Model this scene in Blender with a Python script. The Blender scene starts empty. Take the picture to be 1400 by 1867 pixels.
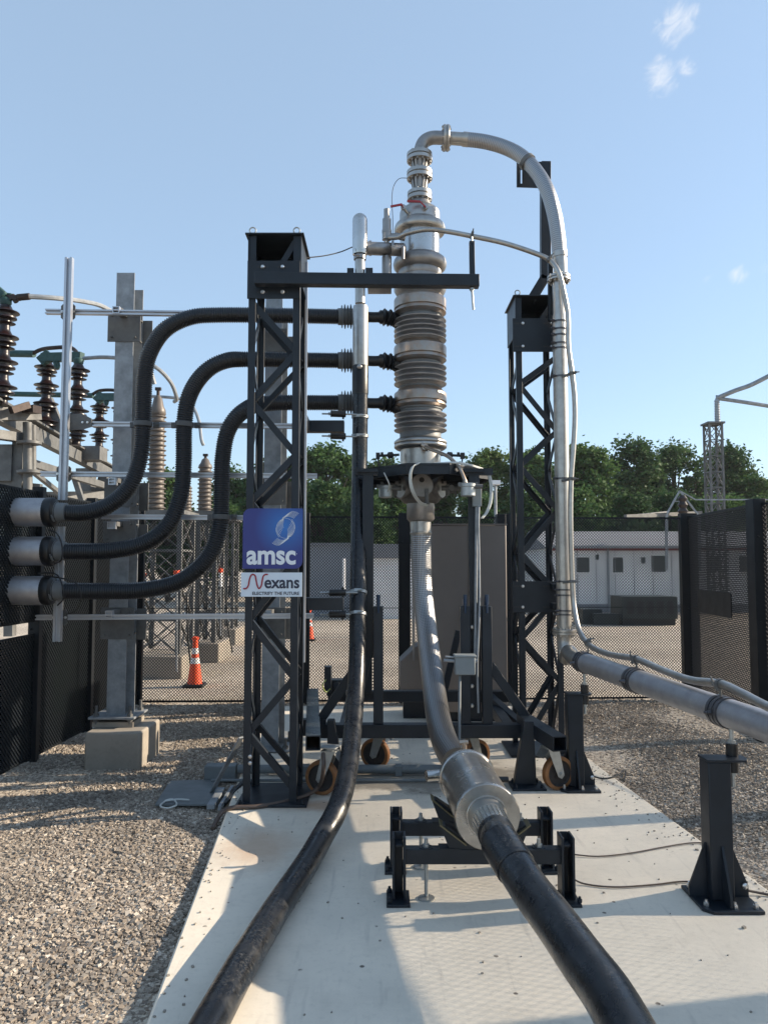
import bpy, bmesh, math, random
import numpy as np
from mathutils import Vector, Matrix
R = math.radians
C = bpy.context.scene.collection
SC = bpy.context.scene
rnd = random.Random(7)

# ------------------------------------------------------------------ camera, sky, sun, exposure
PITCH = R(3.82)
CAMH = 1.6
cam = bpy.data.cameras.new("camera"); co = bpy.data.objects.new("camera", cam); C.objects.link(co)
co.location = (0, 0, CAMH); co.rotation_euler = (R(90) + PITCH, 0, 0)
cam.sensor_fit = 'HORIZONTAL'; cam.sensor_width = 36; cam.lens = 36.0; cam.clip_end = 2000; cam.clip_start = 0.05
SC.camera = co
SUN_EL, SUN_AZ = 25.0, 10.5          # azimuth measured from +X towards +Y
w = bpy.data.worlds.new("World"); SC.world = w; w.use_nodes = True
nt = w.node_tree; nt.nodes.clear()
wo = nt.nodes.new('ShaderNodeOutputWorld'); bg = nt.nodes.new('ShaderNodeBackground')
sky = nt.nodes.new('ShaderNodeTexSky'); sky.sky_type = 'NISHITA'; sky.sun_disc = False
sky.sun_elevation = R(SUN_EL); sky.sun_rotation = R(90 - SUN_AZ)
sky.air_density = 1.0; sky.dust_density = 0.6; sky.ozone_density = 2.5; sky.altitude = 0
bg.inputs[1].default_value = 0.15
# small wispy clouds are part of the sky: noise inside a few soft spots of direction
tc = nt.nodes.new('ShaderNodeTexCoord')
def wdir(px, py):
    u = (px - 700) / 1400; v = (933.5 - py) / 1400
    return Vector((u, math.cos(PITCH) - v * math.sin(PITCH), math.sin(PITCH) + v * math.cos(PITCH))).normalized()
noise = nt.nodes.new('ShaderNodeTexNoise'); noise.inputs['Scale'].default_value = 38; noise.inputs['Detail'].default_value = 6
noise.inputs['Roughness'].default_value = 0.6; noise.inputs['Distortion'].default_value = 1.6
mapn = nt.nodes.new('ShaderNodeMapping'); mapn.inputs['Rotation'].default_value = (0, R(38), 0)
map2 = nt.nodes.new('ShaderNodeMapping'); map2.inputs['Scale'].default_value = (.7, 1, 1.7)
nt.links.new(tc.outputs['Generated'], mapn.inputs[0]); nt.links.new(mapn.outputs[0], map2.inputs[0]); nt.links.new(map2.outputs[0], noise.inputs['Vector'])
acc = None
for (px, py, rad, amt) in ((1232, 42, .030, 1.0), (1262, 22, .016, .8), (1205, 138, .028, 1.05), (1248, 122, .018, .8), (1345, 500, .018, .85), (1285, 508, .016, .45),
                           (1398, 495, .014, .55), (1072, 66, .010, .5), (1190, 155, .016, .8), (1215, 55, .016, .7)):
    d = nt.nodes.new('ShaderNodeVectorMath'); d.operation = 'DISTANCE'; d.inputs[1].default_value = wdir(px, py)
    nt.links.new(tc.outputs['Generated'], d.inputs[0])
    m = nt.nodes.new('ShaderNodeMapRange'); m.interpolation_type = 'SMOOTHSTEP'
    m.inputs[1].default_value = rad * 1.3; m.inputs[2].default_value = 0; m.inputs[3].default_value = 0; m.inputs[4].default_value = amt
    nt.links.new(d.outputs['Value'], m.inputs[0])
    if acc is None: acc = m.outputs[0]
    else:
        a = nt.nodes.new('ShaderNodeMath'); a.operation = 'MAXIMUM'
        nt.links.new(acc, a.inputs[0]); nt.links.new(m.outputs[0], a.inputs[1]); acc = a.outputs[0]
ad = nt.nodes.new('ShaderNodeMath'); ad.operation = 'MULTIPLY_ADD'; ad.inputs[1].default_value = 0.62
nt.links.new(acc, ad.inputs[0]); nt.links.new(noise.outputs[0], ad.inputs[2])
cm = nt.nodes.new('ShaderNodeMapRange'); cm.interpolation_type = 'SMOOTHSTEP'
cm.inputs[1].default_value = 0.74; cm.inputs[2].default_value = 1.26; cm.inputs[3].default_value = 0; cm.inputs[4].default_value = .55
nt.links.new(ad.outputs[0], cm.inputs[0])
mixc = nt.nodes.new('ShaderNodeMix'); mixc.data_type = 'RGBA'; mixc.inputs['B'].default_value = (2.9, 2.9, 2.95, 1)
hz = nt.nodes.new('ShaderNodeMix'); hz.data_type = 'RGBA'; hz.inputs['Factor'].default_value = .68; hz.inputs['B'].default_value = (1.13, 1.50, 1.88, 1)   # summer haze veil over the clear sky
nt.links.new(sky.outputs[0], hz.inputs['A'])
nt.links.new(cm.outputs[0], mixc.inputs['Factor']); nt.links.new(hz.outputs['Result'], mixc.inputs['A'])
nt.links.new(mixc.outputs['Result'], bg.inputs[0]); nt.links.new(bg.outputs[0], wo.inputs[0])

sl = bpy.data.lights.new("sun", 'SUN'); so = bpy.data.objects.new("sun", sl); C.objects.link(so)
sl.energy = 3.7; sl.angle = R(0.55); sl.color = (1.0, 0.85, 0.66)
sd = Vector((math.cos(R(SUN_EL)) * math.cos(R(SUN_AZ)), math.cos(R(SUN_EL)) * math.sin(R(SUN_AZ)), math.sin(R(SUN_EL))))
so.rotation_euler = sd.to_track_quat('Z', 'Y').to_euler(); so.location = sd * 30
SC.view_settings.view_transform = 'Standard'; SC.view_settings.look = 'None'
SC.view_settings.exposure = 1.28; SC.view_settings.gamma = 1.0
SC.cycles.max_bounces = 8; SC.cycles.use_denoising = True

# ------------------------------------------------------------------ measuring helpers
def P(px, py, Y):
    u = (px - 700) / 1400; v = (933.5 - py) / 1400
    dy = math.cos(PITCH) - v * math.sin(PITCH); dz = math.sin(PITCH) + v * math.cos(PITCH)
    t = Y / dy
    return Vector((u * t, Y, CAMH + dz * t))
def G(px, py, z=0.0):
    u = (px - 700) / 1400; v = (933.5 - py) / 1400
    dy = math.cos(PITCH) - v * math.sin(PITCH); dz = math.sin(PITCH) + v * math.cos(PITCH)
    t = (z - CAMH) / dz
    return Vector((u * t, dy * t, z))
def Z(py, Y): return P(700, py, Y).z
def X(px, Y): return (px - 700) / 1400 * Y

# ------------------------------------------------------------------ materials
MATS = {}
def mat(name, color, rough=.5, metal=0.0, noise_amt=0.0, noise_scale=8, bump=0.0, bump_scale=60, color2=None, spec=None, fine=0.0):
    m = bpy.data.materials.new(name); m.use_nodes = True; n = m.node_tree; b = n.nodes['Principled BSDF']
    b.inputs['Base Color'].default_value = (*color, 1); b.inputs['Roughness'].default_value = rough; b.inputs['Metallic'].default_value = metal
    if spec is not None: b.inputs['Specular IOR Level'].default_value = spec
    t = n.nodes.new('ShaderNodeTexCoord')
    if noise_amt or color2:
        nz = n.nodes.new('ShaderNodeTexNoise'); nz.inputs['Scale'].default_value = noise_scale; nz.inputs['Detail'].default_value = 7; nz.inputs['Roughness'].default_value = .65
        n.links.new(t.outputs['Object'], nz.inputs['Vector'])
        mr = n.nodes.new('ShaderNodeMapRange'); mr.inputs[1].default_value = .32; mr.inputs[2].default_value = .68
        n.links.new(nz.outputs[0], mr.inputs[0])
        mx = n.nodes.new('ShaderNodeMix'); mx.data_type = 'RGBA'
        c2 = color2 if color2 else tuple(c * (1 - noise_amt) for c in color)
        mx.inputs['A'].default_value = (*color, 1); mx.inputs['B'].default_value = (*c2, 1)
        n.links.new(mr.outputs[0], mx.inputs['Factor']); n.links.new(mx.outputs['Result'], b.inputs['Base Color'])
        ro = n.nodes.new('ShaderNodeMapRange'); ro.inputs[3].default_value = max(rough - .1, .05); ro.inputs[4].default_value = min(rough + .14, 1)
        n.links.new(nz.outputs[0], ro.inputs[0]); n.links.new(ro.outputs[0], b.inputs['Roughness'])
    if bump:
        nb = n.nodes.new('ShaderNodeTexNoise'); nb.inputs['Scale'].default_value = bump_scale; nb.inputs['Detail'].default_value = 5
        n.links.new(t.outputs['Object'], nb.inputs['Vector'])
        bp = n.nodes.new('ShaderNodeBump'); bp.inputs['Strength'].default_value = bump; bp.inputs['Distance'].default_value = .01
        n.links.new(nb.outputs[0], bp.inputs['Height']); n.links.new(bp.outputs[0], b.inputs['Normal'])
    MATS[name] = m
    return m
steel = mat('painted_dark_steel', (.0095, .016, .0255), .42, 0, .4, 7, .04, 120, color2=(.0055, .0095, .015), spec=.4)
fence_m = mat('fence_paint', (.006, .009, .013), .5, 0, .3, 5, .03, 90, spec=.3)
mesh_m = mat('mesh_paint', (.006, .009, .013), .5, 0, spec=.3)
stain = mat('stainless', (.46, .445, .42), .36, .92, .3, 10, 0)
stain_b = mat('polished_stainless', (.52, .52, .51), .24, .95, .15, 8, 0)
stain_w = mat('weld_tinted_stainless', (.38, .28, .21), .36, .88, 0, 16, 0, 90, color2=(.36, .34, .31))
stain_r = mat('brushed_stainless', (.34, .33, .325), .42, .88, .3, 7, 0)
cabm = mat('brushed_cabinet_steel', (.21, .185, .17), .5, .35, .15, 1.3, 0)
alu_j = mat('aluminium_jacket', (.40, .40, .42), .48, .8, .2, 11, .03, 60)
galv = mat('galvanised_steel', (.31, .335, .36), .55, .4, .38, 10, .05, 70)
galv_w = mat('weathered_galvanised_steel', (.17, .172, .17), .6, .3, .45, 5, .05, 70)
alum = mat('extruded_aluminium', (.50, .52, .56), .38, .8, .1, 6)
zinc = mat('zinc_plate', (.42, .44, .44), .42, .75, .2, 30)
boltm = mat('bolt_steel', (.62, .62, .62), .3, .95)
rubber = mat('black_rubber', (.006, .0075, .010), .4, 0, .3, 20, .06, 60)
duct_m = mat('corrugated_duct_plastic', (.0055, .0085, .0135), .34, 0, .2, 20)
grey_si = mat('grey_silicone', (.16, .17, .175), .5, 0, .2, 8)
grey_dk = mat('dark_grey_silicone', (.075, .08, .085), .48, 0, .2, 8)
shed_m = mat('grey_shed_rubber', (.33, .33, .34), .33, .6, .2, 12)
porc = mat('brown_porcelain', (.022, .009, .008), .32, 0, .6, 9, color2=(.006, .005, .006))
porc_g = mat('pale_brown_porcelain', (.125, .105, .09), .45, 0, .3, 6)
porc_far = mat('grey_porcelain', (.30, .33, .36), .4, 0, .1, 6)
verd = mat('green_patina_copper', (.028, .080, .080), .6, .2, .4, 20)
copper = mat('tarnished_copper', (.05, .035, .03), .5, .5, .3, 20)
pu = mat('amber_wheel_rubber', (.30, .13, .045), .5, 0, .45, 18)
wheelc = mat('wheel_core', (.035, .03, .03), .6, 0, .4, 20)
boxgrey = mat('grey_plastic_box', (.20, .225, .235), .5, 0, .1, 10)
conduit = mat('grey_conduit', (.15, .17, .18), .5, 0, .2, 10)
orange = mat('cone_orange', (.85, .10, .03), .5, 0, .15, 12)
white_p = mat('white_paint', (.74, .75, .76), .5, 0, .15, 1.2)
white_s = mat('reflective_white', (.75, .76, .78), .4, 0, .1, 12)
redm = mat('red_vinyl', (.32, .015, .03), .4)
redh = mat('red_handle_paint', (.30, .02, .025), .4)
maroon = mat('maroon_trim', (.16, .02, .03), .5)
darkm = mat('dark_equipment_paint', (.025, .035, .035), .5, 0, .3, 3)
roofm = mat('grey_roof', (.22, .23, .25), .7, 0, .2, 2)
glassd = mat('dark_window', (.04, .05, .055), .1, 0)
yellow = mat('pale_yellow_concrete', (.50, .42, .22), .8, 0, .25, 4)
brown_c = mat('brown_flex_conduit', (.10, .07, .055), .5, 0, .3, 20)
wirew = mat('pale_wire', (.50, .52, .50), .5)
blackp = mat('black_plastic', (.012, .012, .014), .5)
bark = mat('bark', (.075, .058, .045), .9, 0, .4, 12, .5, 25)
signnavy = mat('sign_lettering_navy', (.012, .02, .05), .4)
signpale = mat('sign_pale', (.62, .70, .78), .4)
signwhite = mat('sign_white_logo', (.72, .76, .80), .4)

def sign_blue_mat():
    m = bpy.data.materials.new('sign_blue'); m.use_nodes = True; n = m.node_tree; b = n.nodes['Principled BSDF']
    b.inputs['Roughness'].default_value = .35
    t = n.nodes.new('ShaderNodeTexCoord'); d = n.nodes.new('ShaderNodeVectorMath'); d.operation = 'DISTANCE'
    d.inputs[1].default_value = (.08, 0, .08)
    n.links.new(t.outputs['Object'], d.inputs[0])
    r = n.nodes.new('ShaderNodeValToRGB'); r.color_ramp.elements[0].color = (.018, .16, .50, 1); r.color_ramp.elements[0].position = .0
    r.color_ramp.elements[1].color = (.020, .030, .19, 1); r.color_ramp.elements[1].position = .8
    mr = n.nodes.new('ShaderNodeMapRange'); mr.inputs[2].default_value = .26
    n.links.new(d.outputs['Value'], mr.inputs[0]); n.links.new(mr.outputs[0], r.inputs[0]); n.links.new(r.outputs[0], b.inputs['Base Color'])
    return m
signblue = sign_blue_mat()

def braid_mat():
    m = bpy.data.materials.new('woven_steel_braid'); m.use_nodes = True; n = m.node_tree; b = n.nodes['Principled BSDF']
    b.inputs['Metallic'].default_value = 1; b.inputs['Roughness'].default_value = .30
    uv = n.nodes.new('ShaderNodeUVMap'); uv.uv_map = 'UVMap'; sx = n.nodes.new('ShaderNodeSeparateXYZ'); n.links.new(uv.outputs[0], sx.inputs[0])
    def M(op, a, bb=None, cc=None):
        k = n.nodes.new('ShaderNodeMath'); k.operation = op
        for i, x in enumerate((a, bb, cc)):
            if x is None: continue
            if isinstance(x, (int, float)): k.inputs[i].default_value = x
            else: n.links.new(x, k.inputs[i])
        return k.outputs[0]
    U = M('MULTIPLY', sx.outputs[0], 2 * math.pi * 20); V = M('MULTIPLY', sx.outputs[1], 2 * math.pi / .034)
    s1 = M('SINE', M('ADD', U, V)); s2 = M('SINE', M('SUBTRACT', U, V))
    pr = M('MULTIPLY', s1, s2)
    h = M('ADD', M('MULTIPLY', pr, .5), .5)
    bp = n.nodes.new('ShaderNodeBump'); bp.inputs['Strength'].default_value = .6; bp.inputs['Distance'].default_value = .004
    n.links.new(h, bp.inputs['Height']); n.links.new(bp.outputs[0], b.inputs['Normal'])
    r = n.nodes.new('ShaderNodeValToRGB'); r.color_ramp.elements[0].color = (.07, .07, .075, 1); r.color_ramp.elements[0].position = .05
    r.color_ramp.elements[1].color = (.37, .37, .375, 1); r.color_ramp.elements[1].position = .42
    n.links.new(h, r.inputs[0]); n.links.new(r.outputs[0], b.inputs['Base Color'])
    return m
braid = braid_mat()

def cable_mat():
    m = bpy.data.materials.new('scuffed_black_cable'); m.use_nodes = True; n = m.node_tree; b = n.nodes['Principled BSDF']
    t = n.nodes.new('ShaderNodeTexCoord')
    nz = n.nodes.new('ShaderNodeTexNoise'); nz.inputs['Scale'].default_value = 9; nz.inputs['Detail'].default_value = 9; nz.inputs['Roughness'].default_value = .72
    n.links.new(t.outputs['Object'], nz.inputs['Vector'])
    r = n.nodes.new('ShaderNodeValToRGB'); e = r.color_ramp.elements
    e[0].color = (.0055, .007, .010, 1); e[0].position = .50; e[1].color = (.026, .028, .031, 1); e[1].position = .78
    n.links.new(nz.outputs[0], r.inputs[0])
    def NN(sc, dt, r_):
        k = n.nodes.new('ShaderNodeTexNoise'); k.inputs['Scale'].default_value = sc; k.inputs['Detail'].default_value = dt; k.inputs['Roughness'].default_value = r_; n.links.new(t.outputs['Object'], k.inputs['Vector']); return k.outputs[0]
    def RR_(x, a, b_):
        k = n.nodes.new('ShaderNodeMapRange'); k.inputs[1].default_value = a; k.inputs[2].default_value = b_; n.links.new(x, k.inputs[0]); return k.outputs[0]
    gt = RR_(NN(60, 10, .8), .50, .64); g2 = RR_(NN(4.2, 5, .6), .44, .60)
    mu = n.nodes.new('ShaderNodeMath'); mu.operation = 'MULTIPLY'; n.links.new(gt, mu.inputs[0]); n.links.new(g2, mu.inputs[1])
    mx = n.nodes.new('ShaderNodeMix'); mx.data_type = 'RGBA'; mx.inputs['B'].default_value = (.060, .059, .057, 1)
    n.links.new(mu.outputs[0], mx.inputs['Factor']); n.links.new(r.outputs[0], mx.inputs['A']); n.links.new(mx.outputs['Result'], b.inputs['Base Color'])
    ro = n.nodes.new('ShaderNodeMapRange'); ro.inputs[1].default_value = .35; ro.inputs[2].default_value = .7; ro.inputs[3].default_value = .17; ro.inputs[4].default_value = .46
    n.links.new(nz.outputs[0], ro.inputs[0]); n.links.new(ro.outputs[0], b.inputs['Roughness'])
    bp = n.nodes.new('ShaderNodeBump'); bp.inputs['Strength'].default_value = .35; bp.inputs['Distance'].default_value = .006
    n.links.new(nz.outputs[0], bp.inputs['Height']); n.links.new(bp.outputs[0], b.inputs['Normal'])
    return m
cable_m = cable_mat()

def concrete_mat(name, c1, c2, stains=False):
    m = bpy.data.materials.new(name); m.use_nodes = True; n = m.node_tree; b = n.nodes['Principled BSDF']
    b.inputs['Roughness'].default_value = .8
    t = n.nodes.new('ShaderNodeTexCoord')
    def N(scale, det=8, ro=.6):
        k = n.nodes.new('ShaderNodeTexNoise'); k.inputs['Scale'].default_value = scale; k.inputs['Detail'].default_value = det; k.inputs['Roughness'].default_value = ro
        n.links.new(t.outputs['Object'], k.inputs['Vector']); return k.outputs[0]
    def MR(x, a, bb, c=0, d=1):
        k = n.nodes.new('ShaderNodeMapRange'); k.inputs[1].default_value = a; k.inputs[2].default_value = bb; k.inputs[3].default_value = c; k.inputs[4].default_value = d
        n.links.new(x, k.inputs[0]); return k.outputs[0]
    def MX(f, a, bb):
        k = n.nodes.new('ShaderNodeMix'); k.data_type = 'RGBA'; n.links.new(f, k.inputs['Factor'])
        for nm, x in (('A', a), ('B', bb)):
            if isinstance(x, tuple): k.inputs[nm].default_value = (*x, 1)
            else: n.links.new(x, k.inputs[nm])
        return k.outputs['Result']
    big = N(1.3, 9, .62); fin = N(26, 6, .7)
    col = MX(MR(big, .35, .68), c1, c2)
    col = MX(MR(fin, .52, .80, 0, .4), col, tuple(c * .62 for c in c2))
    col = MX(MR(N(3.2, 10, .75), .50, .72, 0, .38), col, tuple(c * .70 for c in c2))
    if stains:
        def spot(x, y, rx, ry, noise_out, edge, strength):
            mp = n.nodes.new('ShaderNodeMapping'); mp.inputs['Location'].default_value = (-x / rx, -y / ry, 0); mp.inputs['Scale'].default_value = (1 / rx, 1 / ry, 0)
            n.links.new(t.outputs['Object'], mp.inputs[0])
            L = n.nodes.new('ShaderNodeVectorMath'); L.operation = 'LENGTH'; n.links.new(mp.outputs[0], L.inputs[0])
            a = n.nodes.new('ShaderNodeMath'); a.operation = 'MULTIPLY_ADD'; a.inputs[1].default_value = 1.6; n.links.new(noise_out, a.inputs[0]); n.links.new(L.outputs['Value'], a.inputs[2])
            return MR(a.outputs[0], 1.7 + edge, 1.7 - edge, 0, strength)
        mid = N(4.5, 7, .7)
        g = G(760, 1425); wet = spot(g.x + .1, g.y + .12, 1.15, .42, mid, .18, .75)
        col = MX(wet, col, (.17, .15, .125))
        for (px, py, rx, ry, s) in ((470, 1545, .20, .30, .5), (585, 1470, .16, .1, .55), (530, 1470, .2, .12, .35)):
            g = G(px, py); col = MX(spot(g.x, g.y, rx, ry, mid, .45, s), col, (.36, .19, .09))
        sp = n.nodes.new('ShaderNodeTexVoronoi'); sp.inputs['Scale'].default_value = 11; n.links.new(t.outputs['Object'], sp.inputs['Vector'])
        gate = MR(N(5, 4, .6), .55, .6)
        k = n.nodes.new('ShaderNodeMath'); k.operation = 'MULTIPLY'; n.links.new(MR(sp.outputs['Distance'], .13, .09), k.inputs[0]); n.links.new(gate, k.inputs[1])
        col = MX(k.outputs[0], col, (.13, .11, .09))
        # faint trowel scratches
        ms = n.nodes.new('ShaderNodeMapping'); ms.inputs['Scale'].default_value = (9, .8, 1); ms.inputs['Rotation'].default_value = (0, 0, R(-9)); n.links.new(t.outputs['Object'], ms.inputs[0])
        sn = n.nodes.new('ShaderNodeTexNoise'); sn.inputs['Scale'].default_value = 2.4; sn.inputs['Detail'].default_value = 6; n.links.new(ms.outputs[0], sn.inputs['Vector'])
        col = MX(MR(sn.outputs[0], .60, .72, 0, .3), col, (.30, .28, .26))
    n.links.new(col, b.inputs['Base Color'])
    bp = n.nodes.new('ShaderNodeBump'); bp.inputs['Strength'].default_value = .25; bp.inputs['Distance'].default_value = .004
    n.links.new(fin, bp.inputs['Height']); n.links.new(bp.outputs[0], b.inputs['Normal'])
    return m
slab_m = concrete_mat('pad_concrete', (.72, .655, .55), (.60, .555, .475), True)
foot_m = concrete_mat('footing_concrete', (.34, .30, .25), (.23, .21, .18))

def gravel_ground_mat():
    m = bpy.data.materials.new('gravel_bed'); m.use_nodes = True; n = m.node_tree; b = n.nodes['Principled BSDF']; b.inputs['Roughness'].default_value = .9
    t = n.nodes.new('ShaderNodeTexCoord')
    v = n.nodes.new('ShaderNodeTexVoronoi'); v.inputs['Scale'].default_value = 62; n.links.new(t.outputs['Object'], v.inputs['Vector'])
    r = n.nodes.new('ShaderNodeValToRGB'); e = r.color_ramp.elements
    e[0].color = (.26, .21, .165, 1); e[1].color = (.72, .63, .51, 1); e[0].position = .1; e[1].position = .9
    sx = n.nodes.new('ShaderNodeSeparateXYZ'); n.links.new(v.outputs['Color'], sx.inputs[0]); n.links.new(sx.outputs[0], r.inputs[0])
    nz = n.nodes.new('ShaderNodeTexNoise'); nz.inputs['Scale'].default_value = .35; nz.inputs['Detail'].default_value = 6; n.links.new(t.outputs['Object'], nz.inputs['Vector'])
    mr = n.nodes.new('ShaderNodeMapRange'); mr.inputs[1].default_value = .35; mr.inputs[2].default_value = .7; mr.inputs[3].default_value = .7; mr.inputs[4].default_value = 1.1
    n.links.new(nz.outputs[0], mr.inputs[0])
    mu = n.nodes.new('ShaderNodeVectorMath'); mu.operation = 'SCALE'; n.links.new(r.outputs[0], mu.inputs[0]); n.links.new(mr.outputs[0], mu.inputs['Scale'])
    n.links.new(mu.outputs[0], b.inputs['Base Color'])
    bp = n.nodes.new('ShaderNodeBump'); bp.inputs['Strength'].default_value = .6; bp.inputs['Distance'].default_value = .012; bp.invert = True
    n.links.new(v.outputs['Distance'], bp.inputs['Height']); n.links.new(bp.outputs[0], b.inputs['Normal'])
    return m
def stone_mat():
    m = bpy.data.materials.new('stones'); m.use_nodes = True; n = m.node_tree; b = n.nodes['Principled BSDF']; b.inputs['Roughness'].default_value = .85
    a = n.nodes.new('ShaderNodeAttribute'); a.attribute_name = 'stone'; a.attribute_type = 'GEOMETRY'
    r = n.nodes.new('ShaderNodeValToRGB'); e = r.color_ramp.elements
    e[0].color = (.19, .158, .13, 1); e[1].color = (.60, .535, .455, 1)
    k = e.new(.45); k.color = (.31, .26, .21, 1); k2 = e.new(.85); k2.color = (.42, .365, .30, 1)
    n.links.new(a.outputs['Fac'], r.inputs[0])
    tg = n.nodes.new('ShaderNodeTexCoord'); ng = n.nodes.new('ShaderNodeTexNoise'); ng.inputs['Scale'].default_value = 1.7; ng.inputs['Detail'].default_value = 6; n.links.new(tg.outputs['Object'], ng.inputs['Vector'])
    mg = n.nodes.new('ShaderNodeMapRange'); mg.inputs[1].default_value = .35; mg.inputs[2].default_value = .65; mg.inputs[3].default_value = .68; mg.inputs[4].default_value = 1.12; n.links.new(ng.outputs[0], mg.inputs[0])
    sg = n.nodes.new('ShaderNodeVectorMath'); sg.operation = 'SCALE'; n.links.new(r.outputs[0], sg.inputs[0]); n.links.new(mg.outputs[0], sg.inputs['Scale']); n.links.new(sg.outputs[0], b.inputs['Base Color'])
    return m
def leaf_mat(name, c1, c2):
    m = bpy.data.materials.new(name); m.use_nodes = True; n = m.node_tree; b = n.nodes['Principled BSDF']; b.inputs['Roughness'].default_value = .65; b.inputs['Specular IOR Level'].default_value = .15
    o = n.nodes['Material Output']; a = n.nodes.new('ShaderNodeAttribute'); a.attribute_name = 'leafv'
    mx = n.nodes.new('ShaderNodeMix'); mx.data_type = 'RGBA'; mx.inputs['A'].default_value = (*c1, 1); mx.inputs['B'].default_value = (*c2, 1)
    n.links.new(a.outputs['Fac'], mx.inputs['Factor']); n.links.new(mx.outputs['Result'], b.inputs['Base Color'])
    tr = n.nodes.new('ShaderNodeBsdfTranslucent'); n.links.new(mx.outputs['Result'], tr.inputs['Color'])
    ms = n.nodes.new('ShaderNodeMixShader'); ms.inputs[0].default_value = .3
    n.links.new(b.outputs[0], ms.inputs[1]); n.links.new(tr.outputs[0], ms.inputs[2]); n.links.new(ms.outputs[0], o.inputs['Surface'])
    return m
leaf_a = leaf_mat('leaf_mid', (.036, .082, .026), (.095, .165, .05))
leaf_b = leaf_mat('leaf_dark', (.026, .062, .024), (.07, .125, .045))
leaf_c = leaf_mat('leaf_light', (.05, .10, .03), (.12, .17, .05))

# ------------------------------------------------------------------ object helpers
WL = {}
def thing(name, label, cat, loc=(0, 0, 0), group=None, kind=None):
    o = bpy.data.objects.new(name, None); C.objects.link(o); o.location = loc; o.empty_display_size = .1
    o['label'] = label; o['category'] = cat
    if group: o['group'] = group
    if kind: o['kind'] = kind
    WL[o.name] = Vector(loc)
    return o
def tag(o, label, cat, group=None, kind=None):
    if label: o['label'] = label
    if cat: o['category'] = cat
    if group: o['group'] = group
    if kind: o['kind'] = kind
    return o
def copy_tree(o, delta=None, label=None, parent=None):
    c = o.copy(); C.objects.link(c); c.parent = parent
    if parent is None and delta is not None: c.location = Vector(o.location) + Vector(delta)
    if label: c['label'] = label
    for ch in o.children: copy_tree(ch, parent=c)
    WL[c.name] = WL.get(o.name, Vector()) + (Vector(delta) if delta is not None else Vector())
    return c
def frame(d):
    d = d.normalized(); up = Vector((0, 0, 1)) if abs(d.z) < .95 else Vector((0, 1, 0))
    s = d.cross(up).normalized(); u = s.cross(d).normalized()
    return s, u
NO_SPLIT = {'mesh_panel', 'swirl_emblem', 'lattice_bracing'}
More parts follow.
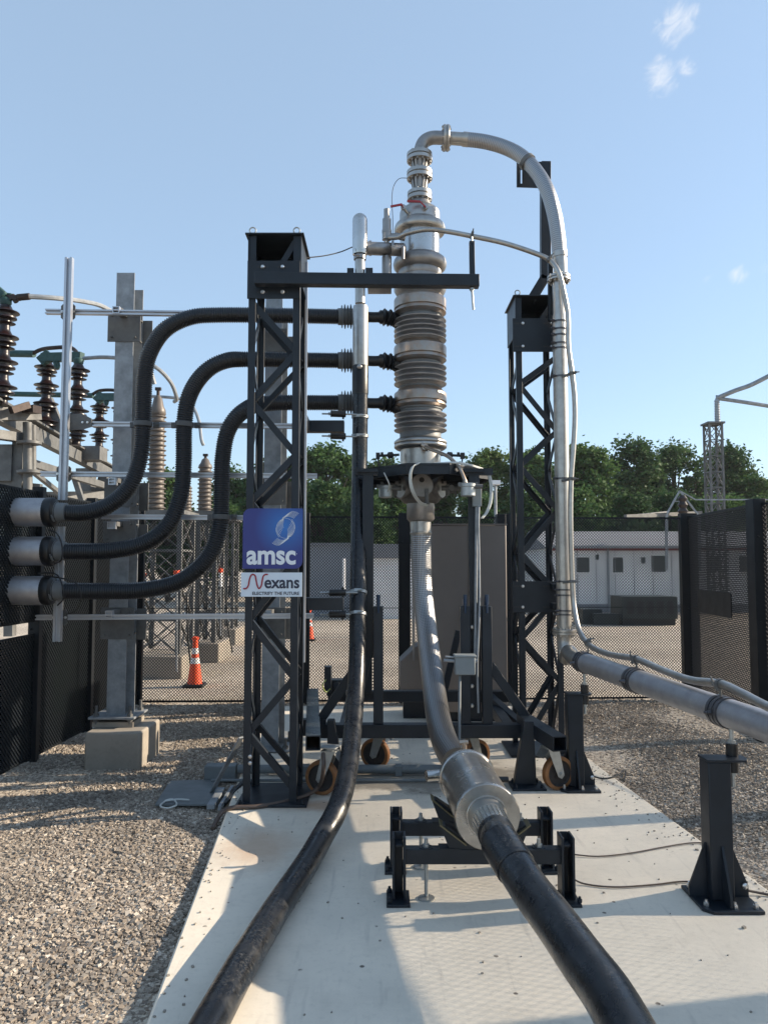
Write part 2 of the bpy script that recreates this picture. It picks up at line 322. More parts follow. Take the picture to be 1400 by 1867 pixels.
class MB:
    def __init__(s): s.v = []; s.f = []; s.sm = []; s.mi = []; s.uv = []; s.M = None
    def add(s, vs, fs, smooth=False, mi=0, uvs=None):
        k = len(s.v)
        for p in vs:
            p = Vector(p)
            if s.M is not None: p = s.M @ p
            s.v.append((p.x, p.y, p.z))
        for i, f in enumerate(fs):
            s.f.append(tuple(a + k for a in f)); s.sm.append(smooth); s.mi.append(mi)
            s.uv.append(uvs[i] if uvs else None)
        return s
    def box(s, c, size, rz=0, rot=None, mi=0):
        hx, hy, hz = size[0] / 2, size[1] / 2, size[2] / 2
        m = rot if rot is not None else Matrix.Rotation(rz, 3, 'Z')
        c = Vector(c)
        vs = [c + m @ Vector((x, y, z)) for x in (-hx, hx) for y in (-hy, hy) for z in (-hz, hz)]
        return s.add(vs, [(0, 1, 3, 2), (4, 6, 7, 5), (0, 4, 5, 1), (2, 3, 7, 6), (0, 2, 6, 4), (1, 5, 7, 3)], mi=mi)
    def box2(s, a, b, mi=0):
        a = Vector(a); b = Vector(b)
        return s.box((a + b) / 2, (abs(b.x - a.x), abs(b.y - a.y), abs(b.z - a.z)), mi=mi)
    def bar(s, p0, p1, w_, h, side=None, mi=0):
        p0 = Vector(p0); p1 = Vector(p1); d = p1 - p0
        if side is None: sd_, up = frame(d)
        else:
            sd_ = Vector(side); sd_ = (sd_ - d.normalized() * sd_.dot(d.normalized())).normalized(); up = sd_.cross(d.normalized()).normalized()
        vs = []
        for p in (p0, p1):
            for a, b in ((-1, -1), (1, -1), (1, 1), (-1, 1)): vs.append(p + sd_ * a * w_ / 2 + up * b * h / 2)
        return s.add(vs, [(0, 3, 2, 1), (4, 5, 6, 7), (0, 1, 5, 4), (1, 2, 6, 5), (2, 3, 7, 6), (3, 0, 4, 7)], mi=mi)
    def tube(s, pts, rad, segs=16, caps=True, mi=0, smooth=True):
        pts = [Vector(p) for p in pts]; n = len(pts)
        rs = rad if isinstance(rad, (list, tuple)) else [rad] * n
        tang = []
        for i in range(n):
            a = pts[max(i - 1, 0)]; b = pts[min(i + 1, n - 1)]; t = (b - a)
            tang.append(t.normalized() if t.length > 1e-9 else (tang[-1] if tang else Vector((0, 0, 1))))
        s0, u0 = frame(tang[0]); rings = []; vs = []; Ls = [0]
        for i in range(n):
            if i:
                s0 = (s0 - tang[i] * s0.dot(tang[i])).normalized(); u0 = s0.cross(tang[i]).normalized()
                Ls.append(Ls[-1] + (pts[i] - pts[i - 1]).length)
            for k in range(segs):
                a = 2 * math.pi * k / segs
                vs.append(pts[i] + (s0 * math.cos(a) + u0 * math.sin(a)) * rs[i])
        fs = []; uvs = []
        for i in range(n - 1):
            for k in range(segs):
                k2 = (k + 1) % segs
                fs.append((i * segs + k, (i + 1) * segs + k, (i + 1) * segs + k2, i * segs + k2))
                ua, ub = k / segs, (k + 1) / segs
                uvs.append(((ua, Ls[i]), (ua, Ls[i + 1]), (ub, Ls[i + 1]), (ub, Ls[i])))
        s.add(vs, fs, smooth, mi, uvs)
        if caps:
            k0 = len(s.v) - len(vs)
            s.f.append(tuple(k0 + k for k in range(segs))); s.sm.append(False); s.mi.append(mi); s.uv.append(None)
            s.f.append(tuple(k0 + (n - 1) * segs + k for k in reversed(range(segs)))); s.sm.append(False); s.mi.append(mi); s.uv.append(None)
        return s
    def lathe(s, prof, origin, axis=(0, 0, 1), segs=32, caps=True, mi=0):
        """prof: list of (distance along axis, radius)"""
        o = Vector(origin); ax = Vector(axis).normalized(); sd_, up = frame(ax)
        vs = []
        for (t, r) in prof:
            for k in range(segs):
                a = 2 * math.pi * k / segs; vs.append(o + ax * t + (sd_ * math.cos(a) + up * math.sin(a)) * r)
        n = len(prof); fs = []
        for i in range(n - 1):
            for k in range(segs):
                k2 = (k + 1) % segs; fs.append((i * segs + k, (i + 1) * segs + k, (i + 1) * segs + k2, i * segs + k2))
        s.add(vs, fs, True, mi)
        if caps:
            k0 = len(s.v) - len(vs)
            s.f.append(tuple(k0 + k for k in range(segs))); s.sm.append(False); s.mi.append(mi); s.uv.append(None)
            s.f.append(tuple(k0 + (n - 1) * segs + k for k in reversed(range(segs)))); s.sm.append(False); s.mi.append(mi); s.uv.append(None)
        return s
    def cyl(s, p0, p1, r, segs=16, mi=0): return s.tube([p0, p1], r, segs, mi=mi)
    def prism(s, poly, vec, mi=0):
        poly = [Vector(p) for p in poly]; vec = Vector(vec); n = len(poly)
        vs = poly + [p + vec for p in poly]
        fs = [tuple(range(n)), tuple(reversed(range(n, 2 * n)))] + [(i, i + n, (i + 1) % n + n, (i + 1) % n) for i in range(n)]
        return s.add(vs, fs, mi=mi)
    def bolt(s, p, d, r=.012, h=.014, mi=0):
        p = Vector(p); d = Vector(d).normalized()
        s.tube([p, p + d * h], r, 6, mi=mi, smooth=False); s.tube([p + d * h, p + d * h * 1.7], r * .55, 8, mi=mi)
        return s
    def clusters(s):
        """groups of faces that are separate pieces (connected, or with touching bounds)"""
        n = len(s.v); par = list(range(n))
        def fd(a):
            while par[a] != a: par[a] = par[par[a]]; a = par[a]
            return a
        for f in s.f:
            r = fd(f[0])
            for b in f[1:]: par[fd(b)] = r
        comp = {}
        for i, p in enumerate(s.v):
            r = fd(i); c = comp.get(r)
            if c is None: comp[r] = [list(p), list(p)]
            else:
                for k in range(3): c[0][k] = min(c[0][k], p[k]); c[1][k] = max(c[1][k], p[k])
        ids = list(comp)
        if len(ids) == 1 or len(ids) > 120: return None
        pc = {i: i for i in ids}
        def fc(a):
            while pc[a] != a: a = pc[a]
            return a
        e = .006
        for i, a in enumerate(ids):
            A = comp[a]
            for b in ids[i + 1:]:
                B = comp[b]
                if all(A[0][k] - e <= B[1][k] and B[0][k] - e <= A[1][k] for k in range(3)): pc[fc(b)] = fc(a)
        g = {}
        for fi, f in enumerate(s.f): g.setdefault(fc(fd(f[0])), []).append(fi)
        return list(g.values()) if len(g) > 1 else None
    def build(s, name, m, parent=None, bevel=0.0, sharp=38, label=None):
        if parent is not None and name not in NO_SPLIT:
            cl = s.clusters()
            if cl and len(cl) <= 60:
                out = None
                for fis in cl:
                    q = MB(); mp = {}
                    for fi in fis:
                        for a in s.f[fi]:
                            if a not in mp: mp[a] = len(q.v); q.v.append(s.v[a])
                        q.f.append(tuple(mp[a] for a in s.f[fi])); q.sm.append(s.sm[fi]); q.mi.append(s.mi[fi]); q.uv.append(s.uv[fi])
                    o = q.build1(name, m, parent, bevel, sharp, label); out = out or o
                return out
        return s.build1(name, m, parent, bevel, sharp, label)
    def build1(s, name, m, parent=None, bevel=0.0, sharp=38, label=None):
        me = bpy.data.meshes.new(name)
        off = Vector((0, 0, 0))
        if parent is not None: off = WL[parent.name]
        me.from_pydata([(x - off.x, y - off.y, z - off.z) for x, y, z in s.v], [], s.f)
        me.polygons.foreach_set('use_smooth', s.sm)
        for mm in (m if isinstance(m, (list, tuple)) else [m]): me.materials.append(mm)
        if isinstance(m, (list, tuple)): me.polygons.foreach_set('material_index', s.mi)
        if any(u is not None for u in s.uv):
            uvl = me.uv_layers.new(name='UVMap'); li = 0; data = []
            for f, u in zip(s.f, s.uv):
                for j in range(len(f)): data.extend(u[j] if u else (0, 0))
            uvl.data.foreach_set('uv', data)
        bm = bmesh.new(); bm.from_mesh(me); bmesh.ops.recalc_face_normals(bm, faces=bm.faces); bm.to_mesh(me); bm.free()
        me.set_sharp_from_angle(angle=R(sharp))
        me.update()
        o = bpy.data.objects.new(name, me); C.objects.link(o)
        if parent is not None: o.parent = parent; WL[o.name] = off
        else: WL[o.name] = Vector((0, 0, 0))
        if bevel:
            b = o.modifiers.new('bevel', 'BEVEL'); b.width = bevel; b.segments = 2; b.limit_method = 'ANGLE'; b.angle_limit = R(50)
        if label: o['label'] = label
        return o
def spline(pts, n=10):
    """Catmull-Rom through points"""
    pts = [Vector(p) for p in pts]; q = [2 * pts[0] - pts[1]] + pts + [2 * pts[-1] - pts[-2]]; out = []
    for i in range(1, len(q) - 2):
        a, b, c, d = q[i - 1], q[i], q[i + 1], q[i + 2]
        for k in range(n):
            t = k / n
            out.append(.5 * ((2 * b) + (c - a) * t + (2 * a - 5 * b + 4 * c - d) * t * t + (-a + 3 * b - 3 * c + d) * t ** 3))
    out.append(pts[-1]); return out
def resample(pts, step):
    out = [pts[0]]; acc = 0; cur = pts[0]
    for p in pts[1:]:
        while True:
            d = (p - cur).length
            if acc + d >= step and d > 0:
                cur = cur + (p - cur) * ((step - acc) / d); out.append(cur.copy()); acc = 0
            else: acc += d; cur = p; break
    out.append(pts[-1]); return out
def at_len(pts, L):
    acc = 0
    for a, b in zip(pts, pts[1:]):
        d = (b - a).length
        if acc + d >= L: return a + (b - a) * ((L - acc) / d), (b - a).normalized()
        acc += d
    return pts[-1], (pts[-1] - pts[-2]).normalized()
def near(pts, q):
    q = Vector(q); i = min(range(len(pts)), key=lambda k: (pts[k] - q).length)
    a = pts[max(i - 1, 0)]; b = pts[min(i + 1, len(pts) - 1)]
    return pts[i], (b - a).normalized()
def ring_clamp(mb, c, d, r, width=.018, t=.006, lug=(0, -1, 0)):
    d = Vector(d).normalized()
    mb.lathe([(-width / 2, r), (-width / 2, r + t), (width / 2, r + t), (width / 2, r)], c, d, 28, caps=False)
    l = Vector(lug); l = (l - d * l.dot(d)).normalized()
    mb.bar(Vector(c) + l * (r + t * .5) - d * width * .5, Vector(c) + l * (r + t * .5) + d * width * .5, .05, .018, side=l.cross(d))
    mb.bolt(Vector(c) + l * (r + .012) , l.cross(d), .009, .03)
    return mb
def flange(mb, c, d, r, pr, t=.022, gap=.004, nb=8, bolt_r=.009):
    """a bolted pair of flange discs at c, axis d, r outside radius, pr pipe radius"""
    c = Vector(c); d = Vector(d).normalized()
    mb.lathe([(-gap / 2 - t, pr), (-gap / 2 - t, r - .003), (-gap / 2 - t + .003, r), (-gap / 2 - .002, r), (-gap / 2, r - .003), (-gap / 2, pr * .9)], c, d, 32)
    mb.lathe([(gap / 2, pr * .9), (gap / 2, r - .003), (gap / 2 + .002, r), (gap / 2 + t - .003, r), (gap / 2 + t, r - .003), (gap / 2 + t, pr)], c, d, 32)
    mb.lathe([(-gap / 2 - .001, r * .9), (gap / 2 + .001, r * .9)], c, d, 24)
    s_, u_ = frame(d)
    for k in range(nb):
        a = 2 * math.pi * (k + .5) / nb; q = c + (s_ * math.cos(a) + u_ * math.sin(a)) * (r * .82)
        mb.tube([q - d * (gap / 2 + t + .014), q + d * (gap / 2 + t + .014)], bolt_r * .6, 8)
        mb.tube([q - d * (gap / 2 + t + .009), q - d * (gap / 2 + t)], bolt_r, 6, smooth=False)
        mb.tube([q + d * (gap / 2 + t), q + d * (gap / 2 + t + .009)], bolt_r, 6, smooth=False)
    return mb
def text_mesh(body, size, m, name, parent, loc, width=None, height=None, bold=0.0, depth=.0012):
    cu = bpy.data.curves.new(name, 'FONT'); cu.body = body; cu.size = size; cu.offset = bold; cu.extrude = depth; cu.resolution_u = 6
    to = bpy.data.objects.new('tmp_text', cu); C.objects.link(to)
    dg = bpy.context.evaluated_depsgraph_get(); dg.update()
    me = bpy.data.meshes.new_from_object(to.evaluated_get(dg)); bpy.data.objects.remove(to)
    n = len(me.vertices); a = np.empty(n * 3, dtype=np.float32); me.vertices.foreach_get('co', a); a = a.reshape(-1, 3)
    lo = a.min(0); hi = a.max(0)
    sx = width / (hi[0] - lo[0]) if width else 1; sy = height / (hi[1] - lo[1]) if height else 1
    x = (a[:, 0] - lo[0]) * sx; z = (a[:, 1] - lo[1]) * sy; y = -a[:, 2]
    off = WL[parent.name]
    b = np.stack([x + loc[0] - off.x, y + loc[1] - off.y, z + loc[2] - off.z], 1).astype(np.float32)
    me.vertices.foreach_set('co', b.ravel()); me.update(); me.materials.clear(); me.materials.append(m)
    o = bpy.data.objects.new(name, me); C.objects.link(o); o.parent = parent; WL[o.name] = off
    return o

# ================================================================== SETTING
def struct(o): o['kind'] = 'structure'; return o
GZ = -0.055
gm = gravel_ground_mat()
struct(MB().add([(-200, -60, GZ), (200, -60, GZ), (200, 400, GZ), (-200, 400, GZ)], [(0, 1, 2, 3)]).build('ground', gm))
# concrete pad
sl0 = G(265, 1867); sl1 = G(410, 1485); sr1 = G(1075, 1385); sr0 = G(1400, 1622)
ld = (sl1 - sl0).normalized(); rd = (sr1 - sr0).normalized()
def lx(Y): return sl0.x + ld.x / ld.y * (Y - sl0.y)
def rx(Y): return sr0.x + rd.x / rd.y * (Y - sr0.y)
pad = [(lx(-1.5), -1.5, -.30), (rx(-1.5), -1.5, -.30), (rx(8.75), 8.75, -.30), (lx(8.75), 8.75, -.30)]
struct(MB().prism(pad, (0, 0, .30)).build('pad', slab_m, bevel=.012))

# stones of the gravel lying either side of the pad
def stones():
    rs = np.random.RandomState(3)
    ico = bmesh.new(); bmesh.ops.create_cube(ico, size=1.5); bmesh.ops.triangulate(ico, faces=ico.faces)
    bv = np.array([v.co[:] for v in ico.verts]); bf = np.array([[v.index for v in f.verts] for f in ico.faces]); ico.free()
    xs = []; ys = []
    def region(x0, x1, y0, y1, dens, test):
        n = int((x1 - x0) * (y1 - y0) * dens); x = rs.uniform(x0, x1, n); y = rs.uniform(y0, y1, n); k = test(x, y); xs.append(x[k]); ys.append(y[k])
    lxx = lambda y: sl0.x + ld.x / ld.y * (y - sl0.y); rxx = lambda y: sr0.x + rd.x / rd.y * (y - sr0.y)
    region(-3.1, -.7, 2.2, 5.6, 15000, lambda x, y: (x < lxx(y) - .01) & (x > -.52 * y - .15))
    region(-3.1, -1.0, 5.6, 9.4, 5000, lambda x, y: (x < lxx(y) - .01))
    region(-3.1, 2.0, 8.76, 9.4, 4000, lambda x, y: x > -9)
    region(1.3, 3.9, 3.2, 6.0, 11000, lambda x, y: (x > rxx(y) + .01) & (x < .54 * y + .1))
    region(1.3, 3.9, 6.0, 9.4, 5000, lambda x, y: (x > rxx(y) + .01))
    region(-3.3, -.7, 0.5, 2.2, 1500, lambda x, y: (x < lxx(y) - .01))
    region(1.9, 3.7, 1.0, 3.2, 1500, lambda x, y: (x > rxx(y) + .01))
    x = np.concatenate(xs); y = np.concatenate(ys); n = len(x)
    sz = rs.lognormal(math.log(.0047), .48, n).clip(.0024, .012)
    sc = np.stack([sz * rs.uniform(.8, 1.35, n), sz * rs.uniform(.8, 1.35, n), sz * rs.uniform(.5, .85, n)], 1)
    ang = rs.uniform(0, 6.283, n); tilt = rs.uniform(-.6, .6, n)
    z = GZ + sz * .3 + rs.uniform(0, .006, n) + .010 * np.sin(x * 3.1 + np.cos(y * 2.3))
    V = bv[None] * (1 + rs.uniform(-.28, .28, (n, len(bv), 1))) * sc[:, None, :]
    ct, st = np.cos(tilt)[:, None], np.sin(tilt)[:, None]
    V2 = V.copy(); V2[..., 1] = V[..., 1] * ct - V[..., 2] * st; V2[..., 2] = V[..., 1] * st + V[..., 2] * ct; V = V2.copy()
    ca, sa = np.cos(ang)[:, None], np.sin(ang)[:, None]
    V2[..., 0] = V[..., 0] * ca - V[..., 1] * sa; V2[..., 1] = V[..., 0] * sa + V[..., 1] * ca
    V2 += np.stack([x, y, z], 1)[:, None, :]
    nv, nf = len(bv), len(bf)
    F = (bf[None] + (np.arange(n) * nv)[:, None, None]).reshape(-1, 3)
    me = bpy.data.meshes.new('gravel_stones'); me.vertices.add(n * nv); me.vertices.foreach_set('co', V2.reshape(-1).astype(np.float32))
    me.loops.add(n * nf * 3); me.loops.foreach_set('vertex_index', F.reshape(-1).astype(np.int32))
    me.polygons.add(n * nf); me.polygons.foreach_set('loop_start', (np.arange(n * nf) * 3).astype(np.int32)); me.polygons.foreach_set('loop_total', np.full(n * nf, 3, dtype=np.int32))
    me.update(calc_edges=True)
    at = me.attributes.new('stone', 'FLOAT', 'POINT'); at.data.foreach_set('value', np.repeat(rs.uniform(0, 1, n), nv).astype(np.float32))
    me.shade_flat(); me.materials.append(stone_mat()); o = bpy.data.objects.new('gravel_stones', me); C.objects.link(o)
    tag(o, 'loose crushed grey and tan gravel either side of the concrete pad', 'gravel', kind='stuff')
stones()

# ================================================================== FENCES
def mesh_strips(mb, p0, p1, z0, z1, s=.034, wd=.0062, th=.004, rise=1.0):
    p0 = Vector((p0[0], p0[1], 0)); p1 = Vector((p1[0], p1[1], 0)); d = (p1 - p0); L = d.length; d.normalize(); nrm = Vector((-d.y, d.x, 0)); H = z1 - z0
    ln = math.hypot(1, rise)
    for sg in (1, -1):
        a0 = -H / rise if sg > 0 else 0
        a1 = L if sg > 0 else L + H / rise
        n = int((a1 - a0) / s)
        for k in range(n + 1):
            a = a0 + k * s      # a-coordinate at b=0, direction (sg, rise)
            b_lo, b_hi = 0.0, H
            if sg > 0: b_lo = max(b_lo, (0 - a) * rise); b_hi = min(b_hi, (L - a) * rise)
            else: b_lo = max(b_lo, (a - L) * rise); b_hi = min(b_hi, a * rise)
            if b_hi - b_lo < .01: continue
            q0 = p0 + d * (a + sg * b_lo / rise) + Vector((0, 0, z0 + b_lo)); q1 = p0 + d * (a + sg * b_hi / rise) + Vector((0, 0, z0 + b_hi))
            mb.bar(q0 + nrm * sg * th * .45, q1 + nrm * sg * th * .45, wd, th, side=nrm.cross(q1 - q0))
    return mb
def fence_run(label, pts, zt, splits=None, post=(.09, .09), group='dark mesh fence sides around the yard', s=.034, wd=.0062, th=.004, first_post=True, last_post=True, gaps=()):
    root = thing('mesh_fence', label, 'fence', (pts[0][0], pts[0][1], GZ), group)
    for i in range(len(pts) - 1):
        a, b = Vector((*pts[i], 0)), Vector((*pts[i + 1], 0)); d = (b - a).normalized()
        a2 = a + d * .03; b2 = b - d * .03
        if i in gaps:
            lv = [(GZ + .04, 1.00), (1.12, zt - .02)]
        else: lv = [(GZ + .04, zt - .02)]
        for (z0, z1) in lv:
            mb = MB(); mesh_strips(mb, a2, b2, z0, z1, s, wd, th); 
            mb.build('mesh_panel', mesh_m, root)
            fb = MB()
            for zz in (z0, z1): fb.bar(Vector((a2.x, a2.y, zz)), Vector((b2.x, b2.y, zz)), .012, .022)
            fb.bar(Vector((a2.x, a2.y, (z0 + z1) / 2)), Vector((b2.x, b2.y, (z0 + z1) / 2)), .006, .007) if i not in gaps else None
            fb.build('panel_frame', fence_m, root)
    for i, p in enumerate(pts):
        if (i == 0 and not first_post) or (i == len(pts) - 1 and not last_post): continue
        pw, pd = post if not callable(post) else post(i)
        pb = MB().box((p[0], p[1], (zt + .03 + GZ) / 2), (pw, pd, zt + .03 - GZ))
        for zz in (.3, 1.05, 1.85): pb.bolt((p[0] - pw * .2, p[1] - pd / 2, zz), (0, -1, 0), .012, .012)
        pb.build('post', fence_m, root, bevel=.004)
    return root
def flx(Y): return -3.10 + .0243 * Y
left_pts = [(flx(y), y) for y in (3.2, 4.3, 5.42, 6.53, 7.65, 9.10)]
fence_run('dark expanded mesh fence side on the left that the three silver cylinders poke through', left_pts, 2.22, gaps=(0, 1, 2), post=(.095, .07), s=.042, wd=.0100, th=.012)
fence_run('long rear mesh fence facing the camera behind the cart and cabinet', [(flx(9.1), 9.1), (-.95, 9.15), (X(737, 9.2), 9.2), (X(930, 9.28), 9.28), (3.72, 9.4)], 2.17,
          post=lambda i: (.14, .07), first_post=False, last_post=False, s=.036, wd=.0064, th=.003)
fr = fence_run('tall dark mesh fence side on the right carrying a small dark panel', [(3.72, 9.4), (3.54, 7.3), (4.15, 5.4), (4.75, 3.5), (5.25, 1.6), (5.6, -.3), (5.8, -2.2)], 2.18,
          post=lambda i: (.20, .10) if i == 0 else (.12, .16), s=.040, wd=.0066, th=.0065)
qa = P(1272, 1100, 9.25); 
pl = MB(); a = Vector((3.665, 9.0, 0)); b = Vector((3.575, 7.95, 0))
pl.bar(Vector((a.x, a.y, 1.16)), Vector((b.x, b.y, 1.16)), .012, .26); pl.build('backing_panel', fence_m, fr)

# ================================================================== LATTICE TOWERS
def tower(label, x0, y0, W, D, H, nodes, first_left=True, z_lo=.03):
    root = thing('lattice_tower', label, 'steel tower', (x0 + W / 2, y0 + D / 2, 0), 'dark lattice support towers')
    b = .05
    for (x, y) in ((x0, y0), (x0 + W, y0), (x0, y0 + D), (x0 + W, y0 + D)):
        mb = MB(); sx = 1 if x == x0 else -1; sy = 1 if y == y0 else -1
        # angle-section leg
        mb.box2((x, y, 0), (x + sx * b, y + sy * .008, H)); mb.box2((x, y + sy * .009, 0), (x + sx * .008, y + sy * b, H))
        mb.build('leg', steel, root, bevel=.002)
    zs = nodes
    for (face, flip) in (('f', 0), ('b', 0), ('l', 1), ('r', 1)):
        for i in range(len(zs) - 1):
            za, zb = zs[i] - .008, zs[i + 1] + .008
            left = ((i % 2 == 0) == first_left) ^ bool(flip)
            e = .03
            if face in 'fb':
                yy = y0 + .022 if face == 'f' else y0 + D - .022
                pa = Vector((x0 + e if left else x0 + W - e, yy, za)); pb_ = Vector((x0 + W - e if left else x0 + e, yy, zb))
            else:
                xx = x0 + .022 if face == 'l' else x0 + W - .022
                pa = Vector((xx, y0 + e if left else y0 + D - e, za)); pb_ = Vector((xx, y0 + D - e if left else y0 + e, zb))
            mb = MB()
            if face in 'fb':
                mb.bar(pa, pb_, .045, .008, side=(1, 0, 0)); n_ = Vector((0, 1 if face == 'f' else -1, 0))
                dd = (pb_ - pa).normalized(); sd_ = dd.cross(Vector((0, 1, 0))).normalized()
                mb.bar(pa + sd_ * .019 + n_ * .022, pb_ + sd_ * .019 + n_ * .022, .007, .036, side=sd_)
            else:
                mb.bar(pa, pb_, .045, .012, side=(0, 1, 0)); 
            mb.build('brace', steel, root, bevel=.0015)
    # head: top plate, side plates, eyes
    tp = MB()
    o_ = .025
    tp.box2((x0 - o_, y0 - o_, H), (x0 + W + o_, y0 + D + o_, H + .012)); tp.build('top_plate', steel, root, bevel=.002)
    sp = MB()
    sp.box2((x0 - .006, y0 - .01, H - .34 * 0 - .33), (x0 + .0, y0 + D + .01, H)); sp.box2((x0 + W, y0 - .01, H - .33), (x0 + W + .006, y0 + D + .01, H))
    sp.box2((x0 + .01, y0 + D + .001, H - .3), (x0 + W - .01, y0 + D + .008, H)); sp.build('head_plate', steel, root)
    gd = MB(); gd.bar((x0 + .22, y0 + .03, H - .2), (x0 + W - .04, y0 + .03, H - .03), .04, .01, side=(1, 0, 0)); gd.build('brace', steel, root)
    for (x, y) in ((x0 + .02, y0 + .02), (x0 + W - .03, y0 + .02), (x0 + .02, y0 + D - .03)):
        eb = MB(); c = Vector((x, y, H + .045)); pts = [c + Vector((math.cos(t) * .022, 0, math.sin(t) * .022)) for t in [R(a_) for a_ in range(-60, 250, 20)]]
        eb.tube(pts, .005, 8); eb.cyl((x - .003, y, H + .01), (x + .003, y, H + .028), .007, 8); eb.build('lifting_eye', zinc, root)
    return root
def zn(ys, Y): return [Z(y, Y) for y in ys]
TY = 5.2
tx0 = X(449, TY) - .004
HL = Z(429, TY)
TL = tower('dark lattice tower on the left carrying the two signs', tx0, TY, .357, .40, HL, zn((550, 640, 730, 828, 915, 1023, 1131, 1238, 1340, 1440), TY))
bp_ = MB().box2((tx0 - .04, TY - .06, .002), (tx0 + .43, TY + .46, .018))
for q in ((tx0 - .01, TY - .035), (tx0 + .40, TY - .035), (tx0 - .01, TY + .43), (tx0 + .40, TY + .43)): bp_.bolt((q[0], q[1], .018), (0, 0, 1), .014, .016)
bp_.build('base_plate', steel, TL, bevel=.002)
# slotted front plate with four bolts
fp = MB(); zt_, zb_ = Z(476, TY), Z(545, TY)
fp.box2((tx0 - .008, TY - .014, zb_), (tx0 + .357, TY - .004, zt_)); fp.build('slotted_plate', steel, TL, bevel=.002)
sb = MB(); bb = MB()
for py in (486, 532):
    for px in (479, 515):
        c = P(px, py, TY - .016); sb.box((c.x, TY - .0148, c.z), (.075, .003, .012)); bb.lathe([(0, .014), (.006, .014), (.012, .009)], (c.x, TY - .016, c.z), (0, -1, 0), 12)
sb.build('slot', blackp, TL); bb.build('bolt', boltm, TL)
# aluminium edge strip along the rear right leg
es = MB().box2((tx0 + .366, TY + .28, .9), (tx0 + .378, TY + .31, Z(478, TY + .3))); es.build('edge_rail', alum, TL)
for (ya, yb) in ((0, 0),):
    c = MB()
    for py in (1380, 1392): q = P(456, py, TY); c.lathe([(0, .013), (.006, .013), (.01, .008)], (q.x, TY - .0, q.z), (0, -1, 0), 12)
    c.build('bolt', boltm, TL)
# guy strut to the left
MB().bar(P(440, 1345, TY + .1), G(384, 1440) + Vector((0, 0, -.03)), .035, .012).build('guy_strut', galv, TL)

RY = 6.50
rx0 = X(945, RY)
HR = Z(541, RY)
TR = tower('dark lattice tower on the right behind the tall silver pipe', rx0, RY, X(1024, RY) - rx0, .42, HR, zn((650, 700, 785, 850, 930, 1010, 1085, 1165, 1245, 1360), RY), first_left=False)
MB().box2((rx0 - .09, RY - .06, .002), (rx0 + .45, RY + .48, .018)).build('base_plate', steel, TR, bevel=.002)
for (y0_, y1_) in ((580, 641), (1060, 1117)):
    m = MB(); a = P(935, y1_, RY - .012); b = P(1018, y0_, RY - .012)
    m.box2((a.x, RY - .016, a.z), (b.x, RY - .004, b.z)); o = m.build('slotted_plate', steel, TR, bevel=.002)
    s = MB(); t = MB()
    for py in (y0_ + 9, y1_ - 10):
        for px in (953, 1006):
            c = P(px, py, RY - .016); s.box((c.x - .03, RY - .0168, c.z), (.09, .003, .012)); t.lathe([(0, .013), (.006, .013), (.011, .008)], (c.x, RY - .017, c.z), (0, -1, 0), 12)
    s.build('slot', blackp, TR); t.build('bolt', boltm, TR)
# mast on top of the right tower
mm = MB(); a = P(968, 548, 6.62); b = P(994, 505, 6.62); c = P(994, 297, 6.62)
mm.bar(a, b, .085, .085, side=(1, 0, 0)); mm.bar(b - Vector((0, 0, .03)), c, .085, .085, side=(1, 0, 0)); mm.build('mast', steel, TR, bevel=.004)
pl = MB(); q = lambda x_, y_: P(x_, y_, 6.56)
A = [q(942, 294), q(1001, 294), q(1001, 342), q(942, 340)]
inner = [q(949, 308), q(952, 308), q(952, 334), q(949, 334)]
pl.prism([A[0], q(949, 294), q(949, 340.2), A[3]], (0, .012, 0)); pl.prism([q(952, 294), A[1], A[2], q(952, 340.3)], (0, .012, 0))
pl.prism([q(949, 294), q(952, 294), q(952, 308), q(949, 308)], (0, .012, 0)); pl.prism([q(949, 334), q(952, 334), q(952, 340.3), q(949, 340.2)], (0, .012, 0))
pl.build('saddle_plate', steel, TR)
m = MB(); m.bar(P(1003, 478, 6.35), P(1004, 585, 6.35), .04, .04, side=(1, 0, 0)); m.bar(P(1007, 565, 6.34), P(1024, 600, 6.34), .03, .04, side=(1, 0, 0)); m.box(P(1013, 610, 6.36), (.09, .05, .16)); m.build('pipe_bracket', steel, TR, bevel=.003)
m = MB(); m.box(P(1012, 1070, 6.42), (.06, .12, .05)); m.box(P(1012, 1105, 6.42), (.06, .12, .05)); m.build('pipe_bracket', steel, TR, bevel=.003)

# ================================================================== SIGNS
def rounded(x0, x1, z0, z1, radii, y):
    pts = []
    for (cx, cz, r, a0) in ((x1 - radii[0], z1 - radii[0], radii[0], 0), (x0 + radii[1], z1 - radii[1], radii[1], 90), (x0 + radii[2], z0 + radii[2], radii[2], 180), (x1 - radii[3], z0 + radii[3], radii[3], 270)):
        for k in range(7):
            t = R(a0 + 15 * k); pts.append(Vector((cx + r * math.cos(t), y, cz + r * math.sin(t))))
    return pts
SY = TY - .022
a = P(442, 1037, SY); b = P(552, 927, SY); S1 = thing('sign', 'square blue sign reading amsc with a white swirl above the lettering', 'sign', ((a.x + b.x) / 2, SY, (a.z + b.z) / 2))
sw = b.x - a.x; sh = b.z - a.z
mb = MB(); mb.prism(rounded(a.x, b.x, a.z, b.z, (.004, .05, .004, .05), SY), (0, .006, 0)); mb.build('panel', signblue, S1)
text_mesh('amsc', .1, signwhite, 'lettering', S1, (a.x + sw * .068, SY - .002, a.z + sh * .065), width=sw * .82, height=sh * .235, bold=.0028)
def spt(ux, uy): return Vector((a.x + sw * ux, SY - .003, a.z + sh * uy))   # from sign crop: ux right, uy up
def scrop(cx, cy): return spt((cx - 122) / (778 - 122), 1 - (cy - 270) / (920 - 270))
lg = MB()
